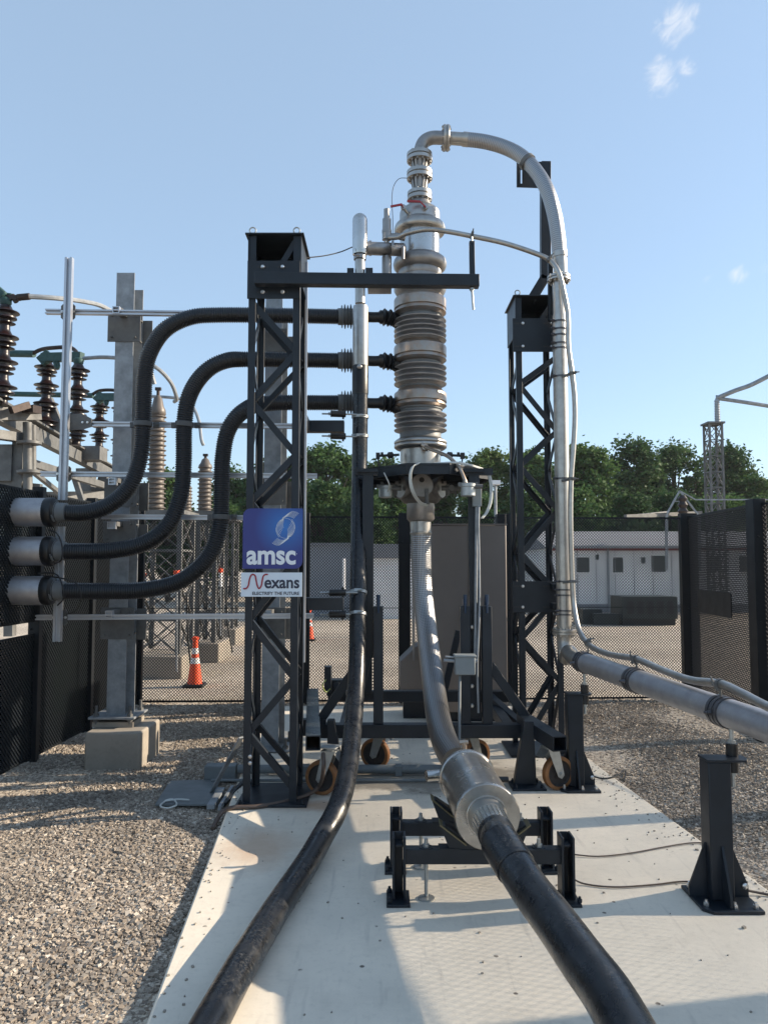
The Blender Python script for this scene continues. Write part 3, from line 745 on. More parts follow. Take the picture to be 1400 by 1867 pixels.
# swirl: eight arcs up-left, eight arcs mirrored down-right
cc = (590, 485)
arcs = []
for k in range(6):
    t = k / 5
    p = [(735 - 28 * k * 1.0, 325 + 15 * k), (690 - 26 * k, 303 + 18 * k), (640 - 22 * k, 312 + 16 * k) , (560 + 3 * k, 372 + 3 * k), (510 + 9 * k, 425 + 2 * k), (487 + 13 * k, 490 + 0 * k), (505 + 14 * k, 555 - 10 * k)]
    arcs.append(p)
arcs = []
for k in range(7):
    s_ = k / 6
    # outer sweep starting at upper right tip, hugging the diagonal, ending in the left bowl
    arcs.append([(735 - 52 * s_, 326 + 52 * s_), (700 - 50 * s_, 308 + 52 * s_), (655 - 45 * s_, 305 + 52 * s_), (600 - 25 * s_, 340 + 32 * s_), (552 + 12 * s_, 378 + 6 * s_)])
    arcs.append([(575 - 6 * s_, 368 + 10 * s_), (520 + 46 * s_, 418 - 8 * s_), (488 + 72 * s_, 480 - 52 * s_ * .6), (492 + 74 * s_, 530 - 90 * s_ * .55), (520 + 46 * s_, 582 - 105 * s_)])
for p in arcs:
    for mir in (0, 1):
        pts = [scrop(*(q if not mir else (2 * cc[0] - q[0], 2 * cc[1] - q[1]))) for q in p]
        pts = [Vector((v.x, SY - .0022, v.z)) for v in spline(pts, 6)]
        lg.tube(pts, .0011, 5)
ring = [scrop(590 + 100 * math.cos(t), 485 + 108 * math.sin(t)) for t in np.linspace(R(-100), R(60), 16)]; lg.tube([Vector((v.x, SY - .0022, v.z)) for v in ring], .0009, 5)
ring = [scrop(590 - 100 * math.cos(t), 485 - 108 * math.sin(t)) for t in np.linspace(R(-100), R(60), 16)]; lg.tube([Vector((v.x, SY - .0022, v.z)) for v in ring], .0009, 5)
lg.build('swirl_emblem', signwhite, S1)
MB().lathe([(0, .0028), (.002, .0028)], spt(.905, .245) + Vector((0, .002, 0)), (0, -1, 0), 10).build('trademark_dot', signwhite, S1)
a = P(439, 1088, SY); b = P(551, 1044, SY); sw = b.x - a.x; sh = b.z - a.z
S2 = thing('sign', 'pale rectangular sign reading Nexans with a curved red initial, under the blue sign', 'sign', ((a.x + b.x) / 2, SY, (a.z + b.z) / 2))
MB().box2((a.x, SY, a.z), (b.x, SY + .006, b.z)).build('panel', signpale, S2)
text_mesh('exans', .1, signnavy, 'lettering', S2, (a.x + sw * .385, SY - .0015, a.z + sh * .34), width=sw * .57, height=sh * .36, bold=.0022)
text_mesh('ELECTRIFY THE FUTURE', .02, signnavy, 'small_lettering', S2, (a.x + sw * .19, SY - .0015, a.z + sh * .07), width=sw * .765, height=sh * .135, bold=.0003)
nn = [(135, 1132), (165, 1132), (188, 1100), (200, 1030), (215, 985), (238, 972), (262, 990), (272, 1040), (285, 1100), (305, 1132), (328, 1100), (338, 1040), (350, 990), (372, 972), (398, 972)]
pts = [Vector((a.x + sw * (x - 108) / 660, SY - .003, a.z + sh * (1 - (y - 950) / 275))) for x, y in nn]
MB().tube(spline(pts, 6), .0050, 8).build('red_initial', redm, S2)

# ================================================================== SUPPORT BEAM across from left tower
BY = 5.12
B = thing('support_beam', 'long dark horizontal beam bolted to the head of the left tower', 'beam', (0, BY, Z(512, BY)))
a = P(465, 509, BY); b = P(873, 513, BY)
MB().bar(a, b, .075, .082, side=(0, 1, 0)).build('beam', steel, B, bevel=.004)
m = MB(); m.bar(P(861, 505, BY), P(860, 440, BY), .036, .036, side=(1, 0, 0)); m.build('hanger_post', steel, B, bevel=.003)
m = MB(); m.cyl(P(860, 524, BY), P(863, 564, BY), .008, 10); m.cyl(P(860, 441, BY), P(860, 431, BY), .007, 10); m.bolt(P(860, 525, BY), (0, 0, -1), .017, .014); m.build('threaded_rod', zinc, B)

# ================================================================== TERMINATION COLUMN
CY = 6.6; CX = X(767, CY)
T = thing('cable_termination', 'tall stainless cable termination column with stacked sheds above the cart deck', 'termination', (CX, CY, 1.7))
def seg(name, pr, m, segs=48, label=None):
    prof = [(Z(y, CY), r * CY / 1400) for y, r in pr]
    prof = sorted(prof, key=lambda q: 0) if False else prof[::-1]
    mb = MB(); o = Vector((CX, CY, 0)); mb.lathe([(z, r) for z, r in prof], o, (0, 0, 1), segs)
    return mb.build(name, m, T, sharp=50, label=label)
def torus_prof(yc, r_in, r_out, h, n=8):
    return [(yc - h * math.cos(math.pi * k / n), r_in + (r_out - r_in) * math.sin(math.pi * k / n) ** .6) for k in range(n + 1)]
seg('dome', [(372, 16), (376, 22), (382, 32), (386, 36.5), (389, 37.5), (409, 38)], stain)
seg('upper_ring', [(405, 38), (408, 42), (412, 46), (418, 48), (422, 48), (425, 46), (426, 38)], stain)
seg('head_cylinder', [(426, 37), (470, 37)], stain_b)
seg('bulge_ring', [(468, 37), (470, 42), (475, 48), (482, 50), (489, 48.5), (494, 43), (495, 40), (500, 41), (506, 39)], stain_r)
seg('body', [(500, 38.5), (520, 38.5)], stain_r)
seg('bulge_ring', [(516, 38), (518, 44), (522, 48), (530, 48.5), (536, 45), (542, 40)], stain_r)
for (y0_, y1_) in ((544, 577), (630, 663), (715, 746)):
    h = y1_ - y0_
    seg('copper_tinted_band', [(y0_ - 6, 38), (y0_ - 4, 41), (y0_, 43), (y0_ + 3, 47.5), (y0_ + 5, 48.5), (y0_ + h * .62, 48.5), (y0_ + h * .66, 46.5), (y0_ + h * .84, 48.5), (y0_ + h * .95, 44), (y0_ + h, 39)], stain_w)
for (y0_, y1_, n, ye) in ((582, 626, 5, 634), (667, 706, 4, 719), (753, 790, 4, 806)):
    seg('collar', [(y0_ - 10, 38), (y0_ - 9, 41), (y0_ - 5, 41), (y0_ - 4, 38.5), (y0_ + 2, 38.5)], grey_si)
    pr = []; p_ = (y1_ - y0_) / n
    for k in range(n):
        yy = y0_ + p_ * k
        pr += [(yy, 39), (yy + p_ * .22, 44.5), (yy + p_ * .40, 48.6), (yy + p_ * .56, 48.2), (yy + p_ * .72, 43), (yy + p_ * .90, 39.6)]
    seg('shed_stack', pr + [(y1_, 39)], shed_m)
    seg('sleeve', [(y1_ - 1, 38), (ye - 7, 38), (ye - 4, 41), (ye, 41)], grey_si)
seg('lower_flange', [(800, 40), (803, 45), (806, 48.5), (809, 48.5), (811, 47), (813, 48.5), (817, 48), (820, 44), (821, 38)], stain)
seg('lower_cylinder', [(818, 37), (866, 37)], stain)
seg('port_body', [(862, 33), (864, 36), (912, 36), (916, 32), (918, 30)], mat('dark_stainless_ports', (.17, .165, .16), .42, .85, .3, 10, .06, 80))  # port block in its own darker stainless, one even base tone
seg('collar', [(916, 24), (917, 25.5), (946, 25.5), (950, 22), (951, 21)], stain_r)
# port faces and valves below the deck
for ang in (-90, -30, 30, 90, 150, 210):
    d = Vector((math.cos(R(ang)), math.sin(R(ang)), 0)); c = Vector((CX, CY, Z(889, CY)))
    m = MB(); m.cyl(c + d * .15, c + d * .205, .095, 28); m.cyl(c + d * .205 + Vector((0, 0, .045)), c + d * .209 + Vector((0, 0, .045)), .026, 16)
    m.build('port', stain_r, T)
    h = MB(); h.cyl(c + d * .209 + Vector((0, 0, .045)), c + d * .2105 + Vector((0, 0, .045)), .022, 16); h.build('port_hole', blackp, T)
for sx in (-1, 1):
    for dy in (-.15, .12):
        m = MB(); c = Vector((CX + sx * .17, CY + dy, Z(893, CY))); m.cyl(c, c + Vector((sx * .14, 0, 0)), .022, 14); m.cyl(c + Vector((sx * .14, 0, 0)), c + Vector((sx * .15, 0, 0)), .045, 16)
        m.cyl(c + Vector((sx * .08, -.02, .0)), c + Vector((sx * .08, -.05, 0)), .024, 14); m.cyl(c + Vector((sx * .05, 0, .03)), c + Vector((sx * .05, 0, -.06)), .016, 12)
        m.build('valve', galv_w, T)
# short valve arms at the lower cylinder
for sx, px_, py_ in ((-1, 689, 831), (1, 843, 831)):
    m = MB(); Yv = 6.5; a = P(728 if sx < 0 else 803, 829, Yv); b = P(px_, py_, Yv)
    m.cyl(a, b, .011, 10); c = a.lerp(b, .42); m.lathe([(-.028, .012), (-.018, .028), (.018, .028), (.028, .012)], c, b - a, 14)
    m.box(b, (.035, .05, .05)); m.cyl(b + Vector((0, 0, -.02)), b + Vector((-sx * .012, 0, -.11)), .006, 8); m.cyl(b + Vector((-sx * .035, 0, .0)), b + Vector((-sx * .035, 0, .03)), .012, 8)
    m.build('side_valve', mat('dark_valve_metal%d' % sx, (.035, .035, .035), .5, .5), T)
# top flanges and neck pieces
m = MB(); m.lathe([(Z(376, CY), .105), (Z(365, CY), .085)], (CX, CY, 0), (0, 0, 1), 32); m.build('neck', stain_r, T)
for i, (yf, r, yb_) in enumerate(((287, 24, 316), (319.5, 24, 350), (358, 23, 367))):
    m = MB(); flange(m, (CX, CY, Z(yf, CY)), (0, 0, 1), r * CY / 1400, .062, .034, .008, 12, .010); m.build('bolted_flange', stain, T)
m = MB()
for (ya, yb2) in ((291, 316), (324, 354)):
    m.lathe([(Z(ya, CY), .068), (Z(ya + 3, CY), .066), (Z(yb2 - 9, CY), .056), (Z(yb2, CY), .056)][::-1], (CX, CY, 0), (0, 0, 1), 28)
    for k in range(12):
        t = 2 * math.pi * k / 12; d = Vector((math.cos(t), math.sin(t), 0))
        m.bar(Vector((CX, CY, Z(ya + 3, CY))) + d * .074, Vector((CX, CY, Z(yb2 - 9, CY))) + d * .058, .012, .02, side=d)
m.build('finned_hub', stain_r, T)
# elbow
e = spline([P(767, 284, CY), P(767, 271, CY), P(773, 258, CY), P(786, 251, CY), P(803, 250.5, CY - .01), P(815, 251, CY - .02)], 8)
m = MB(); m.tube(e, .058, 28); m.build('elbow_pipe', stain_r, T)
# red-handled valves
for (x0_, y0_, x1_, y1_, hx0, hx1, hy0, hy1) in ((748, 394, 735, 378, 712, 733, 376, 372), (772, 393, 776, 377, 742, 766, 366, 367)):
    Yv = 6.42; m = MB(); m.cyl(P(x0_, y0_, Yv + .06), P(x1_, y1_, Yv), .013, 10); q = P(x1_, y1_, Yv); m.cyl(q + Vector((0, .01, 0)), q + Vector((0, -.02, 0)), .022, 14); m.cyl(P(x0_, y0_ - 4, Yv + .03), P(x0_ + 5, y0_ + 2, Yv + .03), .016, 10)
    m.build('ball_valve', stain, T)
    h = MB(); h.bar(P(hx0, hy0, Yv - .03), P(hx1, hy1, Yv - .03), .014, .016); h.bar(P(hx1, hy1, Yv - .03), P(x1_, y1_, Yv - .03), .006, .012); h.build('red_handle', redh, T)
# pressure relief valves on the left
m = MB(); Yv = 6.35; cx_ = 705
def vcyl(mb, x_, ya, yb2, r, Yq, segs=16): mb.cyl(P(x_, ya, Yq), P(x_ , yb2, Yq), r * Yq / 1400, segs)
m.lathe([(0, .02), (.0, .024)], P(cx_, 382, Yv), (0, 0, 1))
for (ya, yb2, r) in ((381, 400, 5.5), (399, 420, 8), (419, 424, 9), (423, 437, 8.5), (437, 470, 4.5), (468, 506, 9)): vcyl(m, cx_, ya, yb2, r, Yv)
m.cyl(P(705, 430, Yv), P(722, 429, Yv), .022, 14); m.cyl(P(720, 429, Yv), P(738, 433, Yv + .02), .028, 16); m.box(P(735, 460, Yv), (.03, .05, .09)); m.cyl(P(735, 450, Yv - .03), P(735, 472, Yv - .03), .012, 10)
m.build('relief_valve', stain_r, T)
m = MB(); m.cyl(P(665, 452, 6.25), P(735, 455, 6.42), .055, 24)
for x_ in (675, 716): q = P(x_, 452, 6.28); m.cyl(q - Vector((.01, 0, 0)), q + Vector((.01, 0, 0)), .062, 24)
m.build('branch_pipe', stain_r, T)
MB().box(P(692, 525, 6.3), (.20, .25, .012)).build('drip_plate', stain_r, T)
w_ = MB(); w_.tube(spline([P(744, 324, 6.55), P(728, 325, 6.5), P(718, 338, 6.45), P(714.5, 360, 6.42), P(716, 400, 6.4), P(716, 432, 6.38)], 6), .0028, 6); w_.build('sensor_wire', blackp, T)
# front fitting with the flexible pipe down to the pressure box
m = MB(); q = P(775, 815, 6.36); m.cyl(q + Vector((0, .09, 0)), q + Vector((.0, -.02, 0)), .026, 16); m.cyl(q + Vector((-.03, 0, .02)), q + Vector((.03, -.01, -.02)), .022, 12)
m.tube(spline([P(776, 815, 6.34), P(795, 823, 6.2), P(818, 833, 6.05), P(836, 852, 5.95), P(846, 872, 5.9), P(851, 888, 5.88)], 6), .015, 12)
m.build('flex_line', stain_w, T)

# bands on boot cables go with the ducts
# ================================================================== CART
K = thing('rolling_cart', 'dark steel rolling cart with castors and octagonal deck around the column', 'cart', (.3, 6.5, 0))
def kbar(name, a, b, w_, h, side=None, m=steel, bevel=.004, label=None):
    return MB().bar(a, b, w_, h, side=side).build(name, m, K, bevel=bevel, label=label)
ZB = .335
kbar('front_beam', (-.485, 5.92, ZB), (1.10, 5.92, ZB), .10, .10, (0, 1, 0))
kbar('rear_beam', (-.52, 7.26, ZB + .03), (1.16, 7.26, ZB + .03), .10, .10, (0, 1, 0))
for x_ in (-.30, .95): kbar('side_beam', (x_, 5.97, ZB), (x_ * 1.02, 7.21, ZB), .08, .09, (1, 0, 0))
for x_ in (-.21, -.043, .62, .785): kbar('short_post', (x_, 5.93, ZB + .05), (x_, 5.93, 1.27), .075, .075, (1, 0, 0))
for x_, z0_ in ((-.125, .87), (.703, .42)):
    kbar('tall_leg', (x_, 6.0, z0_), (x_, 6.0, 2.31), .085, .06, (1, 0, 0))
for x_ in (-.144, .85): kbar('tall_leg', (x_, 7.2, .40), (x_, 7.2, 2.31), .07, .07, (1, 0, 0))
for x_ in (-.21, -.043, .62, .785):
    m = MB(); m.box((x_, 5.93, 1.30), (.03, .05, .05)); m.cyl((x_, 5.90, 1.285), (x_, 5.90, 1.36), .016, 12); m.cyl((x_, 5.885, 1.22), (x_, 5.885, 1.30), .009, 8); m.build('jack_bolt', mat('blue_black_bolt', (.03, .05, .09), .35, .6) if 'blue_black_bolt' not in MATS else MATS['blue_black_bolt'], K)
kbar('diagonal_brace', P(893, 1213, 5.93), P(962, 1312, 5.93), .07, .05, (1, 0, 0))
kbar('diagonal_brace', P(652, 1213, 5.93), P(585, 1312, 5.93), .07, .05, (1, 0, 0))
kbar('diagonal_brace', P(893, 1270, 6.9), P(950, 1322, 6.2), .06, .05, (1, 0, 0))
kbar('diagonal_brace', P(836, 1150, 7.1), P(808, 1268, 7.1), .06, .05, (1, 0, 0))
kbar('diagonal_brace', P(880, 1200, 7.15), P(930, 1270, 7.15), .06, .05, (1, 0, 0))
kbar('diagonal_brace', P(676, 1150, 7.1), P(650, 1268, 7.1), .12, .05, (1, 0, 0))
# octagonal deck plate with stiffening rim
zd = 2.36
def octo(r1, y_front, y_back, xl, xr): 
    c = .36
    return [(xl + c, y_front), (xr - c, y_front), (xr, y_front + c * 1.1), (xr, y_back - c), (xr - c, y_back), (xl + c, y_back), (xl, y_back - c), (xl, y_front + c * 1.1)]
oc = octo(0, 5.90, 7.28, -.19, .87)
N8 = len(oc); inn = [(CX + .20 * math.cos(R(-112.5 + 45 * k)), CY + .20 * math.sin(R(-112.5 + 45 * k))) for k in range(8)]
mb = MB(); vs = [Vector((x_, y_, zd)) for x_, y_ in oc] + [Vector((x_, y_, zd)) for x_, y_ in inn] + [Vector((x_, y_, zd + .014)) for x_, y_ in oc] + [Vector((x_, y_, zd + .014)) for x_, y_ in inn]
fs = []
for k in range(8):
    k2 = (k + 1) % 8
    fs += [(k, k2, 8 + k2, 8 + k), (16 + k, 24 + k, 24 + k2, 16 + k2), (k, 16 + k, 16 + k2, k2), (8 + k, 8 + k2, 24 + k2, 24 + k)]
mb.add(vs, fs); mb.build('deck_plate', steel, K)
m = MB()
for k in range(8):
    k2 = (k + 1) % 8; a = Vector((*oc[k], zd - .035)); b = Vector((*oc[k2], zd - .035)); c = Vector(((oc[k][0] + oc[k2][0]) / 2 - CX, (oc[k][1] + oc[k2][1]) / 2 - CY, 0)).normalized() * -.012
    m.bar(a + c, b + c, .010, .07)
for k in range(8):
    m.bar(Vector((*oc[k], zd - .03)), Vector((*inn[k], zd - .03)), .01, .06)
m.build('deck_rim', steel, K)
m = MB()
for x_ in (-.125, .703): m.box((x_, 6.0, 2.315), (.16, .14, .012))
m.box2((-.23, 5.96, 2.29), (-.05, 6.02, 2.34)); m.box2((.62, 5.96, 2.29), (.85, 6.02, 2.34)); m.build('leg_cap', steel, K)
# castors
WD = .235
def castor(c, rz, name='castor', tilt=0):
    M_ = Matrix.Translation(Vector(c)) @ Matrix.Rotation(rz, 4, 'Z')
    r = WD / 2; off = .06
    f = MB(); f.M = M_
    for s in (-1, 1):
        f.prism([(s * .036, -.045, .30), (s * .036, .045, .30), (s * .036, off + .03, r - .01), (s * .036, off + .008, r - .035), (s * .036, off - .022, r - .02)], (s * .006, 0, 0))
        f.bolt((s * .042, off, r), (s, 0, 0), .013, .010)
    f.box((0, 0, .303), (.088, .11, .010)); f.cyl((0, 0, .305), (0, 0, .325), .04, 20); f.box((0, 0, .330), (.12, .12, .008))
    fo = f.build(name, zinc, K, bevel=.001)
    w_ = MB(); w_.M = M_; w_.lathe([(-.026, r * .78), (-.026, r - .006), (-.02, r), (.02, r), (.026, r - .006), (.026, r * .78)], (0, off, r), (1, 0, 0), 36, caps=False)
    t = w_.build('tyre', pu, fo)
    h = MB(); h.M = M_; h.lathe([(-.018, .02), (-.020, .035), (-.010, .04), (-.010, r * .70), (-.024, r * .785), (.024, r * .785), (.010, r * .70), (.010, .04), (.020, .035), (.018, .02)], (0, off, r), (1, 0, 0), 32)
    h.build('wheel_core', wheelc, fo)
    b = MB(); b.M = M_; b.prism([(-.05, -.09, .24), (.05, -.09, .24), (.05, -.05, .29), (-.05, -.05, .29)], (0, .004, .005)); b.build('brake_pedal', zinc, fo)
    return fo
def place_castor(px, py, rz, z_top=None):
    g = G(px, py); off = .06
    ax = Matrix.Rotation(rz, 3, 'Z') @ Vector((0, off, 0))
    return castor((g.x - ax.x, g.y - ax.y, 0), rz)
place_castor(684, 1402, R(68)); place_castor(868, 1404, R(-62)); place_castor(587, 1449, R(72)); place_castor(1017, 1440, R(-68))
# outriggers (hollow square arms)
def hollow(name, a, b, s_=.10, t=.007, m=steel):
    a = Vector(a); b = Vector(b); d = (b - a).normalized(); sd_, up = frame(d); mb = MB()
    h = s_ / 2
    for (o1, w1, h1) in ((up * (h - t / 2), s_, t), (-up * (h - t / 2), s_, t), (sd_ * (h - t / 2), t, s_ - 2 * t - .0005), (-sd_ * (h - t / 2), t, s_ - 2 * t - .0005)):
        mb.bar(a + o1, b + o1, w1, h1)
    return mb.build(name, m, K)
hollow('outrigger', (-.655, 7.15, .40), (X(573, 5.22), 5.22, .40), m=mat('glossy_dark_steel', (.045, .055, .065), .22, .3, .3, 8))
hollow('outrigger', (1.06, 5.95, .40), (X(1015, 5.3), 5.3, .375), m=steel)
m = MB(); m.box2((-.66, 5.92 - .04, .30), (-.44, 5.92 + .04, .42)); m.box2((1.06, 5.9, .30), (1.16, 6.0, .42)); m.build('outrigger_joint', steel, K)
# gusseted feet bolted to the pad
def foot(c, w_, h, lean):
    c = Vector(c); m = MB()
    m.box((c.x, c.y, .008), (.24, .22, .014)); m.prism([(c.x - w_ * .9 + lean, c.y, .015), (c.x + w_ * .7 + lean, c.y, .015), (c.x + w_ * .55, c.y, h), (c.x - w_ * .1, c.y, h)], (0, .075, 0))
    for q in ((-.09, -.08), (.09, -.08), (.09, .08), (-.09, .08)): m.bolt((c.x + q[0], c.y + q[1], .015), (0, 0, 1), .012, .014)
    return m.build('foot', steel, K, bevel=.003)
foot((X(955, 5.62), 5.62, 0), .10, .46, 0); foot((X(608, 5.62), 5.66, 0), -.08, .46, .02)
m = MB()
for py in (1144, 1252, 1288): q = P(861, py, 5.94); m.lathe([(0, .016), (.006, .016), (.012, .009)], (q.x, 5.96, q.z), (0, -1, 0), 12)
m.build('bolt', boltm, K)
# gauge cans and cable bundle fixed to the deck
def gauge(px, py, Yg, label):
    t = thing('pressure_gauge', label, 'gauge', P(px, py, Yg), 'pressure transmitters under the deck')
    c = P(px, py, Yg); m = MB(); m.lathe([(-.055, .05), (-.05, .056), (.015, .056), (.02, .062), (.04, .062), (.045, .055)], c, (0, 0, 1), 24); m.build('housing', zinc, t)
    n_ = MB(); n_.box(c + Vector((0, 0, .035)), (.15, .05, .03)); n_.cyl(c + Vector((.05, -.02, .02)), c + Vector((.11, -.02, .02)), .018, 12); n_.cyl(c + Vector((-.03, 0, .04)), c + Vector((-.03, 0, .075)), .012, 10); n_.build('bracket', galv_w, t)
    return t
gauge(703, 895, 6.25, 'silver pressure transmitter can under the left end of the deck')
gauge(853, 892, 5.85, 'silver pressure transmitter can in front of the right tall cart leg')
m = MB(); m.box(P(869, 905, 5.94), (.07, .06, .16)); tag(m.build('junction_box', boxgrey, bevel=.004), 'small pale box beside the right pressure can under the deck', 'box')
cb = MB()
for k in range(4):
    o_ = Vector((.006 * k, .004 * (k % 2), .006 * (k % 2)))
    cb.tube([v + o_ for v in spline([P(790, 846, 5.92), P(830, 844, 5.93), P(862, 851, 6.0), P(886, 862, 6.1), P(893, 885, 6.1), P(892, 915, 6.05), P(885, 935, 6.0), P(877, 945, 5.95)], 6)], .0055, 8)
cb.build('cable_bundle', wirew, K)
cb = MB()
for k in range(3):
    o_ = Vector((.007 * k, 0, .005 * k)); cb.tube([v + o_ for v in spline([P(762, 846, 5.9), P(750, 853, 5.85), P(746, 875, 5.85), P(752, 900, 5.9), P(765, 918, 6.1), P(778, 922, 6.25)], 6)], .005, 8)
cb.build('cable_loop', wirew, K)
m = MB(); q = P(778, 905, 6.22); m.cyl(q + Vector((0, 0, .04)), q + Vector((0, 0, -.05)), .016, 12); m.box(q + Vector((0, .03, .05)), (.03, .05, .03)); m.cyl(q + Vector((0, 0, -.05)), q + Vector((0, 0, -.065)), .026, 12); m.build('sensor', galv_w, K)
cb = MB(); cb.tube(spline([P(700, 862, 6.0), P(704, 870, 5.98), P(710, 885, 6.0), P(707, 896, 6.1)], 5), .005, 8); cb.build('sensor_cable', wirew, K)
# grey tube down the right leg to the small box
cb = MB(); cb.tube(spline([P(873, 918, 5.92), P(872, 960, 5.9), P(873, 1010, 5.9), P(874, 1100, 5.88), P(872, 1160, 5.87), P(870, 1215, 5.87), P(872, 1300, 5.9)], 5), .009, 10); cb.tube([P(869, 918, 5.93), P(866, 1205, 5.9)], .012, 10); cb.build('conduit', galv, K)
JB = thing('junction_box', 'grey lidded junction box on a thin pipe in front of the right cart leg', 'box', P(847, 1212, 5.6))
m = MB(); c = P(847, 1213, 5.6); m.box(c, (.145, .10, .13)); m.build('housing', boxgrey, JB, bevel=.008)
m = MB(); m.box(c + Vector((0, 0, .068)), (.158, .112, .018)); m.build('lid', boxgrey, JB, bevel=.006)
m = MB(); m.cyl(c + Vector((-.035, 0, -.065)), P(837, 1372, 5.35), .010, 10); m.build('pipe', conduit, JB)
m = MB(); m.cyl(c + Vector((-.07, 0, .03)), c + Vector((-.15, 0, .035)), .012, 10); m.cyl(c + Vector((-.07, 0, .055)), c + Vector((-.14, 0, .06)), .008, 10); m.cyl(c + Vector((.07, 0, .03)), c + Vector((.09, 0, .03)), .016, 10); m.build('cable_gland', galv, JB)

# ================================================================== VERTICAL CABLE (left of column)
VY = 6.2
V = thing('riser_cable', 'thick black riser cable with silver top, sweeping down across the pad to lower left', 'cable', P(656, 800, VY))
m = MB(); top = P(657, 402, VY); r_ = 14 * VY / 1400
a = P(656, 464, VY)
m.lathe([(0, r_ * .6), (.0, r_ * .95), (.02, r_)] + [((top.z - a.z) + r_ * math.sin(t), r_ * max(math.cos(t), .03)) for t in np.linspace(0, R(88), 8)], (a.x, a.y, a.z), (0, 0, 1), 32); m.build('cap', stain_b, V)
m = MB(); m.cyl(P(656, 468, VY), P(656.5, 553, VY), 9.3 * VY / 1400, 28); m.build('slim_pipe', stain, V)
m = MB(); m.lathe([(0, .040), (.006, .060), (.03, .064), (Z(556, VY) - Z(682, VY) - .03, .064), (Z(556, VY) - Z(682, VY) - .01, .060), (Z(556, VY) - Z(682, VY), .042)], P(657, 682, VY), (0, 0, 1), 32); m.build('silver_sleeve', stain, V)
m = MB(); q = P(656, 672, VY); m.lathe([(0, .02), (.072, .02), (.076, .016), (.082, .004)], q, (0, -1, 0), 20); m.build('burst_disc', stain, V)
m = MB(); q = P(656, 470, VY); ring_clamp(m, q, (0, 0, 1), .043, .03, .008); m.build('clamp', stain_r, V)
m = MB(); m.box(P(673, 495, VY), (.06, .06, .045)); m.bar(P(633, 494, VY), P(645, 494, VY), .04, .04); m.build('clamp_block', steel, V)
cp = [P(657, 684, VY), P(656.5, 760, VY), P(655.5, 850, VY), P(654, 950, 6.08), P(653, 1050, 5.93), P(652, 1120, 5.83), P(651.5, 1180, 5.76), P(649, 1250, 5.60), P(643, 1330, 5.28), P(633, 1412, 4.84), P(615, 1475, 4.53)]
for (x_, y_) in ((588, 1525), (556, 1580), (516, 1640), (478, 1700), (436, 1770), (392, 1850), (350, 1930), (300, 2040)): cp.append(G(x_, y_, {1525: .095, 1580: .070}.get(y_, .064)))
cpts = spline(cp, 10)
m = MB(); m.tube(cpts, .0625, 32); m.build('black_jacket', cable_m, V)
m = MB(); m.lathe([(0, .0665), (.20, .0665), (.205, .064)], P(656.8, 712, VY), (0, 0, 1), 28, caps=False); m.lathe([(-.03, .066), (.0, .067)], P(656.8, 712, VY), (0, 0, 1), 28); m.build('heat_shrink', rubber, V)
for py in (798, 758, 1080, 1119):
    m = MB(); c, dc = near(cpts, P(656.5 if py < 900 else 652.5, py, VY if py < 900 else 5.86)); ring_clamp(m, c, dc, .064, .022, .006); m.build('clamp', zinc, V)
# arms of the left tower that hold it
for (py, pa, pb2, Ya, Yc) in ((778, 758, 798, 5.96, 6.2), (1101, 1080, 1119, 5.68, 5.86)):
    zz_ = Z(py, Ya); m = MB(); m.box2((tx0 + .30, Ya - .04, zz_ - .045), (X(627, Ya), Ya + .04, zz_ + .045)); m.box2((tx0 + .30, 5.59, zz_ - .044), (tx0 + .36, max(Ya, 5.62), zz_ + .044))
    AR = m.build('clamp_arm', steel, TL, bevel=.003)
    for pz in (pa, pb2):
        zz = P(640, pz, Yc).z; bx = X(613, Yc - .1); yb_ = Yc - .09
        s = MB(); s.cyl((bx - .05, yb_, zz), (bx + .07, yb_ + .02, zz), .026, 14); s.cyl((bx + .05, yb_ + .02, zz - .04), (bx + .05, yb_ + .02, zz + .04), .008, 8); s.build('insulating_bush', rubber, AR)
        s = MB(); s.cyl((bx - .12, yb_, zz), (bx + .16, yb_ + .03, zz), .007, 8); s.bolt((bx - .055, yb_, zz), (-1, 0, 0), .014, .01); s.build('tie_rod', zinc, AR)
w_ = MB(); w_.tube(spline([P(552, 470, 5.5), P(590, 466, 5.8), P(620, 459, 6.0), P(642, 450, 6.14)], 6), .005, 6); tag(w_.build('signal_wire', blackp), 'thin black wire from the head of the left tower to the silver cap', 'wire')

# ================================================================== CENTRE BRAIDED HOSE, COUPLING, CABLE
H = thing('braided_hose', 'thick braided steel hose hanging from the column down to the silver joint', 'hose', P(767, 960, CY))
hp = spline([P(767, 972, CY), P(768, 1010, CY), P(770, 1070, 6.58), P(776, 1130, 6.48), P(783, 1190, 6.25), P(791, 1255, 5.88), P(800, 1315, 5.42), P(813, 1358, 5.0), P(833, 1390, 4.65)], 10)
m = MB(); m.tube(hp, .086, 40); m.build('braid', braid, H)
m = MB(); m.lathe([(Z(975, CY), .090), (Z(973, CY), .093), (Z(971, CY), .093), (Z(970, CY), .089), (Z(946, CY), .088)], (CX, CY, 0), (0, 0, 1), 36); m.build('end_ferrule', stain, H)
J = thing('cable_joint', 'fat silver stainless joint housing between the braided hose and the black cable', 'cable joint', G(870, 1480))
ja = P(846, 1408, 4.42); jb = P(889, 1491, 3.68); d = (jb - ja); L = d.length; d.normalize()
m = MB(); RR = .147
m.lathe([(-.02, .088), (.0, .10), (.07, .135), (.10, RR + .006), (.115, RR + .009), (.13, RR + .006), (.135, RR)] + [(L - .03, RR), (L - .026, RR + .008), (L - .008, RR + .008), (L, RR + .003), (L, RR - .008)] + [(L - .004, .10), (L - .002, .098)], ja, d, 64)
m.build('housing', mat('scuffed_stainless', (.50, .485, .46), .27, .95, .45, 7, .03, 30), J)
